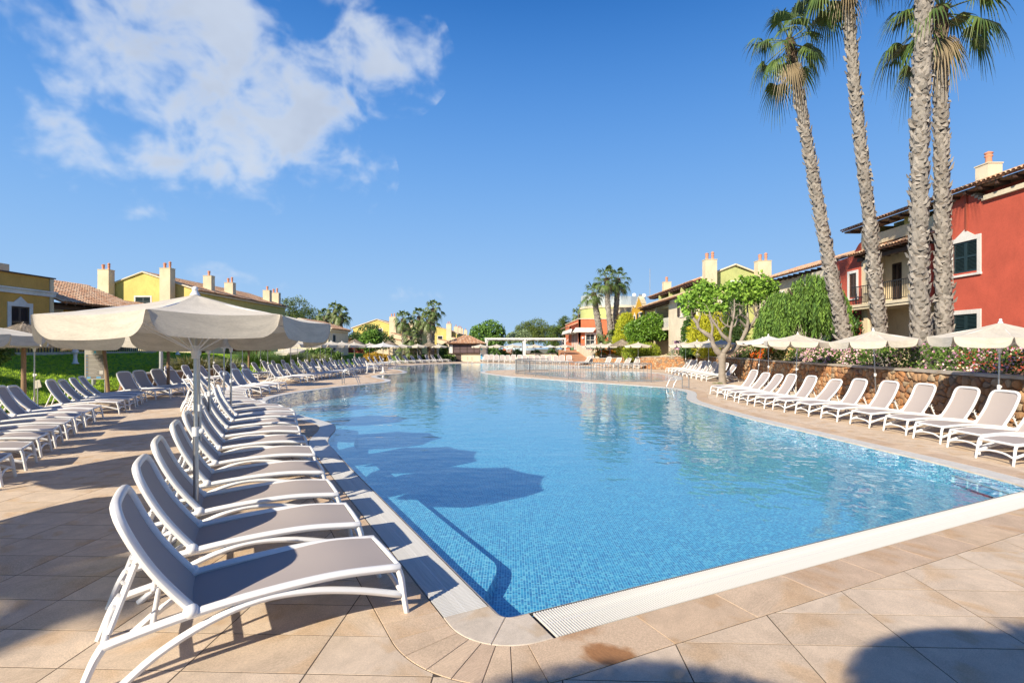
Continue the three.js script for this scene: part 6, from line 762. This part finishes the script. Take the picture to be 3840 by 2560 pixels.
// ---------------------------------------------------------------- parasols (own axes: pole at the origin)
function canopyGeo(r, rimY, topY, nu, nv, fold) {
  const list = []; for (let k = 0; k < 8; k++) { const a0 = k * Math.PI / 4, a1 = a0 + Math.PI / 4; list.push(gridSheet(nu, nv, (u, v) => { const t = lerp(.03, 1, u), b = Math.sin(Math.PI * v); const p0 = V3(Math.cos(a0), 0, Math.sin(a0)), p1 = V3(Math.cos(a1), 0, Math.sin(a1)), d = p0.lerp(p1, v).multiplyScalar(r * t * (1 - .035 * b * t)); d.y = lerp(topY, rimY, t) - .028 * Math.sin(Math.PI * t) - fold * b * t * (1.15 - .4 * t); return d; })); }
  return list;
}
function valanceGeo(r, rimY, drop, k, nu, fold) {
  const a0 = k * Math.PI / 4, a1 = a0 + Math.PI / 4;
  return gridSheet(nu, 4, (u, w) => { const e = .035, v = lerp(e * .3, 1 - e * .3, u), b = Math.sin(Math.PI * v), p0 = V3(Math.cos(a0), 0, Math.sin(a0)), p1 = V3(Math.cos(a1), 0, Math.sin(a1)), d = p0.lerp(p1, v).multiplyScalar(r * (1 - .035 * b)); const c = Math.min(1, Math.min(u, 1 - u) / .17), dr = drop * (c >= 1 ? 1 : .04 + .96 * Math.sqrt(1 - (1 - c) ** 2)); d.multiplyScalar(1 + .012 * w); d.y = rimY - fold * b * .75 - dr * w + .002; return d; });
}
function makeParasol(fine, { r = 1.25, rimY = 2.10, topY = 2.37, drop = .185, cloth = M.canvas, fold = .02 } = {}) {
  const g = new THREE.Group(), nu = fine ? 8 : 3, nv = fine ? 8 : 3, rd = fine ? 14 : 7;
  const canopy = local(g, 'canopy', join(canopyGeo(r, rimY, topY, nu, nv, fold)), cloth);
  if (fine) for (let k = 0; k < 8; k++) local(canopy, 'valance_flap', valanceGeo(r, rimY, drop, k, 44, fold), cloth);
  else local(canopy, 'valance', join([...Array(8).keys()].map((k) => valanceGeo(r, rimY, drop, k, 8, fold))), cloth);
  const pole = local(g, 'pole', join([new THREE.CylinderGeometry(.019, .019, topY - 1.0, rd).translate(0, (topY + 1.0) / 2, 0), new THREE.CylinderGeometry(.025, .025, 1.1, rd).translate(0, .55, 0)]), M.steel);
  local(pole, 'collar', join([new THREE.CylinderGeometry(.033, .033, .09, rd).translate(0, 1.05, 0), new THREE.SphereGeometry(.03, 10, 8).scale(1, 1, .7).translate(.05, 1.05, 0)]), M.plastic);
  local(g, 'finial', join([new THREE.SphereGeometry(.03, 10, 8).translate(0, topY + .055, 0), new THREE.CylinderGeometry(.022, .05, .05, 10).translate(0, topY + .015, 0)]), M.plastic);
  local(g, 'base', join([new THREE.CylinderGeometry(.24, .26, .09, 20).translate(0, .045, 0), new THREE.CylinderGeometry(.032, .036, .34, 12).translate(0, .2, 0)]), M.concrete);
  if (fine) {
    for (let k = 0; k < 8; k++) { const a = k * Math.PI / 4, d = V3(Math.cos(a), 0, Math.sin(a)); local(g, 'rib', join([bar(d.clone().multiplyScalar(.05).setY(topY - .05), d.clone().multiplyScalar(r * .985).setY(rimY - .018), .008), bar(d.clone().multiplyScalar(.04).setY(1.86), d.clone().multiplyScalar(r * .52).setY(lerp(topY, rimY, .52) - .045), .007)]), M.plastic); }
    local(g, 'runner', new THREE.CylinderGeometry(.045, .032, .13, 14).translate(0, 1.84, 0), M.plastic);
  }
  g.userData.category = 'parasol';
  return g;
}
const parNear = makeParasol(true, { r: 1.28, rimY: 2.12, topY: 2.42, drop: .2, fold: .03 }), parFine = makeParasol(true, { r: 1.22, rimY: 2.12, topY: 2.42, drop: .2, fold: .03 }), parFar = makeParasol(false), parWhite = makeParasol(false, { r: 1.2, rimY: 2.0, topY: 2.28, drop: .05, cloth: M.canvasWhite });
const parasol = (p, x, z, turn, label, group, tilt = 0, tiltDir = 0, y = 0) => { const c = copyOf(p, 'parasol', x, y, z, turn, label, group); if (tilt) { const ax = V3(Math.cos(tiltDir), 0, Math.sin(tiltDir)); c.quaternion.premultiply(new THREE.Quaternion().setFromAxisAngle(ax, tilt)); } return c; };
const GL = 'beige parasols among the left loungers', GR = 'beige parasols along the right wall', GF = 'beige parasols before the pergola';
parasol(parNear, -3.12, 5.2, .29, 'large beige parasol with scalloped valance over the nearest left loungers', GL, .052, 2.53);
[[-10.75, 10.5], [-9.3, 8.0], [-7.9, 5.5], [-6.5, 3.0]].forEach(([x, z], i) => parasol(parFine, x, z, .3 + i, i ? `beige parasol outside the left frame edge, ${ORD[i]} along the lawn row` : 'beige parasol cut by the left frame edge before the thatched one', GL, .02, 2.2 + i));
parasol(parFine, -4.35, 7.35, .5, 'beige parasol directly behind the large near parasol', GL, .02, .2);
parasol(parFine, -5.5, 9.6, .1, 'beige parasol third along the left poolside row', GL, .015, 1);
parasol(parFine, -7.1, 13.3, .3, 'beige parasol fourth along the left poolside row', GL);
parasol(parFine, -9.3, 17.0, .6, 'beige parasol fifth along the left poolside row', GL);
parasol(parFar, -12.6, 24.6, .2, 'beige parasol at the left pool bend', GL);
parasol(parFar, -13.6, 29.3, .5, 'beige parasol with a fat white base behind the first front row loungers', GL);
parasol(parFine, -14.7, 16.2, .1, 'beige parasol behind the thatched one at the lawn edge', GL);
[[-13.2, 31.4], [-13.55, 34.8], [-13.7, 37.6], [-13.6, 39.6], [-13.7, 42.4], [-14.1, 47], [-14.2, 52.5]].forEach(([x, z], i) => parasol(parFar, x, z, i * .4, `beige parasol, ${ORD[i]} between the two rows of the left cluster`, GL));
[[-17.0, 30], [-17.2, 36], [-17.3, 42.5], [-17.4, 49]].forEach(([x, z], i) => parasol(parFar, x, z, i * .3, `beige parasol, ${ORD[i]} along the lawn edge behind the rear loungers`, GL));
parasol(parFar, -19.2, 46, .3, 'low slanting beige parasol standing on the lawn', GL, .16, .3, -.45);
[[-13.6, 65], [-12.2, 68], [-9.8, 70]].forEach(([x, z], i) => parasol(parFar, x, z, i, `beige parasol, ${ORD[i]} of three left of the tiled kiosk`, GL));
parasol(parWhite, -9.7, 39.6, .2, 'white parasol over the white round table', null);
parasol(parFine, 10.38, 11.25, .2, 'beige parasol at the right frame edge before the pink hedge', GR, .03, .1);
parasol(parFine, 11.36, 16.4, .45, 'beige parasol tilted to the right before the leaning palms', GR, .05, 1.4);
parasol(parFine, 11.1, 20.6, .1, 'beige parasol third from the right frame edge', GR, .03, -1);
parasol(makeParasol(false, { cloth: M.canvasWhite, drop: .06, topY: 2.42 }), 11.35, 23.3, .2, 'whiter parasol between two beige ones by the wall corner', null);
parasol(parFar, 12.2, 26.3, .7, 'slanting beige parasol overlapping the pollarded tree', GR, .12, -1.3);
[[12.5, 31.4], [12.55, 33.6], [13.0, 37], [13.2, 40]].forEach(([x, z], i) => parasol(parFar, x, z, i * .5, `beige parasol, ${ORD[i]} behind the pollarded tree`, GR));
[[11.55, 48.2], [10.25, 55], [9.7, 57.2], [9.0, 58.5]].forEach(([x, z], i) => parasol(parFar, x, z, i * .5, `beige parasol, ${ORD[i]} from the right behind the paddling pool`, GR));
[[-4.3, 72], [-2.1, 72.3], [.1, 72], [3.1, 71.5], [7, 70]].forEach(([x, z], i) => parasol(parFar, x, z, i * .45, `beige parasol, ${ORD[i]} from the kiosk before the pergola`, GF));
parasol(parWhite, 5.1, 70.6, .3, 'white parasol before the right half of the pergola', null);

// ---------------------------------------------------------------- thatched parasols
function makeThatched(fine, r, H, drop) {
  const g = new THREE.Group(), rr = rng(fine ? 8 : 9), pos = [], col = [], n = fine ? 5200 : 1100, core = new THREE.ConeGeometry(r * .96, drop, 24, 1, false).translate(0, H - drop / 2 - .04, 0);
  for (let i = 0; i < n; i++) { const a = rr() * 6.283, t0 = Math.sqrt(rr()) * .93, len = (fine ? .3 : .36) + rr() * .25, t1 = t0 + len / r, w = (fine ? .006 : .02) * (1 + rr()), lift = .01 + rr() * .05, a1 = a + (rr() - .5) * .25; const pt = (t, aa, h) => [Math.cos(aa) * r * t, H - drop * t + h, Math.sin(aa) * r * t]; const A = pt(t0, a, .01), B = pt(Math.min(t1, 1.08), a1, lift - (t1 > 1 ? (t1 - 1) * .35 : 0)), sx = -Math.sin(a) * w, sz = Math.cos(a) * w; pos.push(A[0] - sx, A[1], A[2] - sz, A[0] + sx, A[1], A[2] + sz, ...B); const k = .55 + rr() * .75; for (let c = 0; c < 3; c++) col.push(k, k * .98, k * .93); }
  for (let i = 0; i < n / 9; i++) { const a = rr() * 6.283, l = .2 + rr() * .22, w = .006; pos.push(Math.cos(a) * .02 - w, H - .05, Math.sin(a) * .02, Math.cos(a) * .02 + w, H - .05, Math.sin(a) * .02, Math.cos(a) * l * (.4 + rr() * .6), H + .04 + rr() * .06 - l * .2, Math.sin(a) * l * (.4 + rr() * .6)); for (let c = 0; c < 3; c++) col.push(.9, .88, .84); }
  const s = new THREE.BufferGeometry(); s.setAttribute('position', new THREE.Float32BufferAttribute(pos, 3)); s.setAttribute('color', new THREE.Float32BufferAttribute(col, 3)); s.computeVertexNormals();
  local(g, 'thatch', join([s, core]), M.thatch);
  local(g, 'pole', limb([V3(0, -.1, 0), V3(.01, H * .5, 0), V3(0, H - .15, 0)], .065, .05, 10, 6, .1), M.timber);
  g.userData.category = 'thatched parasol';
  return g;
}
const thFine = makeThatched(true, 1.15, 2.6, .62), thFar = makeThatched(false, 1.15, 2.75, .62), GT = 'thatched parasols';
const th = (p, x, z, label, ang = 0) => { const c = copyOf(p, 'thatched_parasol', x, 0, z, x * 3 + z, label, GT); if (ang) c.rotation.z = ang; return c; };
th(thFine, -13.5, 14.55, 'thatched parasol on a stout wooden pole at the left frame edge');
th(thFine, -14.7, 19.2, 'thatched parasol with a leaning wooden pole by the notice board', .09);
th(thFine, -14.1, 21.6, 'thatched parasol before the low left stone wall');
th(thFar, -16.6, 33.2, 'thatched parasol on the lawn edge, nearest of the left cluster');
th(thFar, -15.4, 51.5, 'thatched parasol rising above the left beige canopies by the white table');
th(thFar, -14.6, 62.5, 'thatched parasol behind the white parasol at the far left bend');
th(thFar, -11, 70.2, 'thatched parasol in the far row left of the tiled kiosk');
th(thFar, 10.85, 51.8, 'thatched parasol behind the paddling pool before the golden conifer');
for (const [r, h, x, z, l] of [[.92, 3.2, .12, .95, 'tall thatched parasol behind the viewer whose fringe shades the right front paving'], [1.5, 3.25, -2.05, 1.95, 'wide thatched parasol behind the viewer shading the middle front paving']]) { const big = makeThatched(true, r, h, .6); big.name = numbered('thatched_parasol'); big.position.set(x, 0, z); tag(big, l, 'thatched parasol', GT); scene.add(big); }

// ---------------------------------------------------------------- ladders, fence, table, chair, posts, notice board
function ladder(label, x, z, ux, uz) { // two hooped rails; u points from deck to water
  const g = thing('pool_ladder', label, 'pool ladder', x, 0, z, 'steel pool ladders'), w = [-uz, ux];
  for (const s of [-.27, .27]) { const q = (t, y) => V3(w[0] * s + ux * t, y, -(w[1] * s + uz * t)); local(g, 'handrail', limb([q(0, 0), q(0, .3), q(.02, .6), q(.14, .76), q(.32, .78), q(.5, .62), q(.78, .18), q(.84, -.15), q(.84, -.55)], .021, .021, 10, 30), M.steel); }
  for (const y of [-.18, -.4]) local(g, 'tread', join([bar(V3(-w[0] * .27 + ux * .84, y, w[1] * .27 - uz * .84), V3(w[0] * .27 + ux * .84, y, -w[1] * .27 - uz * .84), .022)]), M.steel);
  local(g, 'cross_bar', bar(V3(-w[0] * .27, .1, w[1] * .27), V3(w[0] * .27, .1, -w[1] * .27), .012), M.steel);
}
ladder('hooped steel pool ladder on the right rim before the pollarded tree', 7.98, 24.2, -.97, -.25);
ladder('hooped steel pool ladder on the left rim before the front row loungers', -8.75, 27.3, .97, .1);
ladder('small steel ladder at the far left bend near the white table', -11.75, 50.5, .95, -.1);
ladder('steel ladder at the far rim before the tiled kiosk', -5.2, 64.9, .1, -.95);
ladder('steel ladder seen through the paddling pool fence', 1.6, 46.6, .3, -.95);
{
  M.fence = std([.2, .21, .22], { roughness: .45, metalness: .2 });
  const path = smooth([[2.9, 42.4], [1.2, 41.2], [.25, 38.6], [.95, 36.3], [2.4, 33.2], [4.3, 30.7], [6.1, 29.1], [7.6, 28.75]], 180);
  const g = thing('safety_fence', 'curved steel bar fence around the paddling pool', 'fence', .25, 0, 38.6);
  for (const y of [.12, 1.03]) part(g, 'rail', limb(path.filter((p, i) => i % 6 === 0).map((p) => P(p[0], y, p[1])), .026, .026, 8, 90), M.fence);
  path.forEach((p, i) => { if (i % 2 === 0) part(g, 'bar', bar(P(p[0], .12, p[1]), P(p[0], 1.03, p[1]), .013, 5), M.fence); if (i % 18 === 0) part(g, 'post', bar(P(p[0], 0, p[1]), P(p[0], 1.05, p[1]), .028, 8), M.fence); });
}
{
  const g = thing('round_table', 'white round plastic table under the white parasol', 'table', -9.7, 0, 39.6);
  local(g, 'table_top', new THREE.CylinderGeometry(.5, .48, .035, 32).translate(0, .72, 0), M.plastic); local(g, 'pedestal', new THREE.LatheGeometry([[0, 0], [.3, 0], [.29, .03], [.12, .08], [.07, .2], [.06, .5], [.1, .68], [.12, .705]].map((p) => new THREE.Vector2(...p)), 20), M.plastic);
  const c = thing('plastic_chair', 'white plastic armchair beside the white round table', 'chair', -10.55, 0, 39.2); c.rotation.y = .4;
  local(c, 'seat', new THREE.BoxGeometry(.46, .03, .46).translate(0, .43, 0), M.plastic);
  const b = local(c, 'backrest', join([-.18, -.09, 0, .09, .18].map((z) => bar(V3(-.21, .43, z), V3(-.33, .9, z), .022))), M.plastic); local(b, 'top_rail', bar(V3(-.33, .9, -.24), V3(-.33, .9, .24), .03), M.plastic);
  for (const s of [-1, 1]) { local(c, 'armrest', limb([V3(-.29, .66, s * .25), V3(0, .68, s * .27), V3(.24, .64, s * .25)], .022, .022), M.plastic); local(c, 'leg', bar(V3(.22, .65, s * .25), V3(.27, 0, s * .28), .026), M.plastic); local(c, 'leg', bar(V3(-.2, .45, s * .22), V3(-.3, 0, s * .27), .026), M.plastic); }
}
[[-18.6, 23.4], [-16.4, 24.6]].forEach(([x, z], i) => { const g = thing('steel_post', i ? 'thick grey steel post behind the right end of the low stone wall' : 'thick grey steel post behind the left end of the low stone wall', 'post', x, lawnH(x, z) - .1, z, 'thick steel posts'); local(g, 'shaft', new THREE.CylinderGeometry(.075, .085, 3.4, 16).translate(0, 1.7, 0), M.galv); local(g, 'band', new THREE.CylinderGeometry(.09, .09, .09, 16).translate(0, 1.0, 0), M.galv); local(g, 'cap', new THREE.SphereGeometry(.08, 12, 8).translate(0, 3.4, 0), M.galv); });
{
  const x = -15.75, z = 19.9, y = .35, g = thing('notice_board', 'tall grey notice board with small print behind the left loungers', 'notice board', x, y - .3, z); g.rotation.y = .25;
  const cv = document.createElement('canvas'); cv.width = 320; cv.height = 512; const c = cv.getContext('2d'); c.fillStyle = '#a9a49a'; c.fillRect(0, 0, 320, 512); c.fillStyle = '#6f6a64'; c.fillRect(14, 80, 292, 420); c.fillStyle = '#2f9fc4'; c.beginPath(); c.arc(160, 34, 18, 0, 7); c.fill(); c.fillRect(128, 60, 64, 6);
  const rr = rng(3); for (let k = 0; k < 20; k++) { const yy = 94 + k * 19; c.fillStyle = k % 4 ? '#a7a39b' : '#bdb9b1'; c.fillRect(56, yy, 120 + rr() * 110, 4); c.fillRect(56, yy + 7, 90 + rr() * 120, 3); if (k % 3 === 0) { c.fillStyle = '#2a6fa5'; c.fillRect(24, yy - 2, 18, 16); } } c.fillStyle = '#4f9fd0'; c.fillRect(30, 470, 60, 22); c.fillRect(180, 470, 70, 22); c.fillStyle = '#b9b5ae'; c.fillRect(226, 360, 60, 62);
  const t = new THREE.CanvasTexture(cv); t.colorSpace = THREE.SRGBColorSpace;
  const face = local(g, 'panel', new THREE.BoxGeometry(.68, 1.12, .04).translate(0, 1.2, 0), M.galv); local(face, 'print', new THREE.PlaneGeometry(.66, 1.1).translate(0, 1.2, .024), new THREE.MeshStandardMaterial({ map: t, roughness: .5 }));
  for (const s of [-.3, .3]) local(g, 'post', new THREE.CylinderGeometry(.02, .02, 1.8, 10).translate(s, .9, -.03), M.galv);
  const s2 = thing('small_sign', 'small white tilted sign on a stake behind the left loungers', 'sign', -14.6, .05, 16.2); local(s2, 'plate', new THREE.BoxGeometry(.2, .24, .02).rotateZ(.25).translate(0, .72, 0), M.concrete); local(s2, 'stake', new THREE.CylinderGeometry(.015, .015, .8, 8).translate(0, .4, 0), M.galv);
}
[[-22.4, 27, 'white garden bollard lamp on the lawn by the mustard house'], [-19.5, 33.5, 'white globe bollard lamp on the lawn behind the rear loungers'], [-23.5, 37, 'white garden bollard lamp further up the lawn']].forEach(([x, z, l]) => { const g = thing('bollard_lamp', l, 'garden lamp', x, lawnH(x, z), z, 'white garden bollard lamps'); local(g, 'column', new THREE.LatheGeometry([[0, 0], [.16, 0], [.16, .04], [.1, .1], [.075, .35], [.085, .5], [.12, .53]].map((p) => new THREE.Vector2(...p)), 16), M.plastic); local(g, 'hood', new THREE.SphereGeometry(.14, 16, 10).translate(0, .64, 0), M.plastic); });
{ const g = thing('drain_cover', 'oval drain cover set in the deck on the right rim', 'drain cover', 7.75, .003, 19.2); local(g, 'plate', new THREE.CylinderGeometry(.11, .11, .006, 24), M.channel); local(g, 'ring', new THREE.TorusGeometry(.125, .008, 6, 28).rotateX(Math.PI / 2), M.concrete); }

shade(scene);
renderer.render(scene, camera);
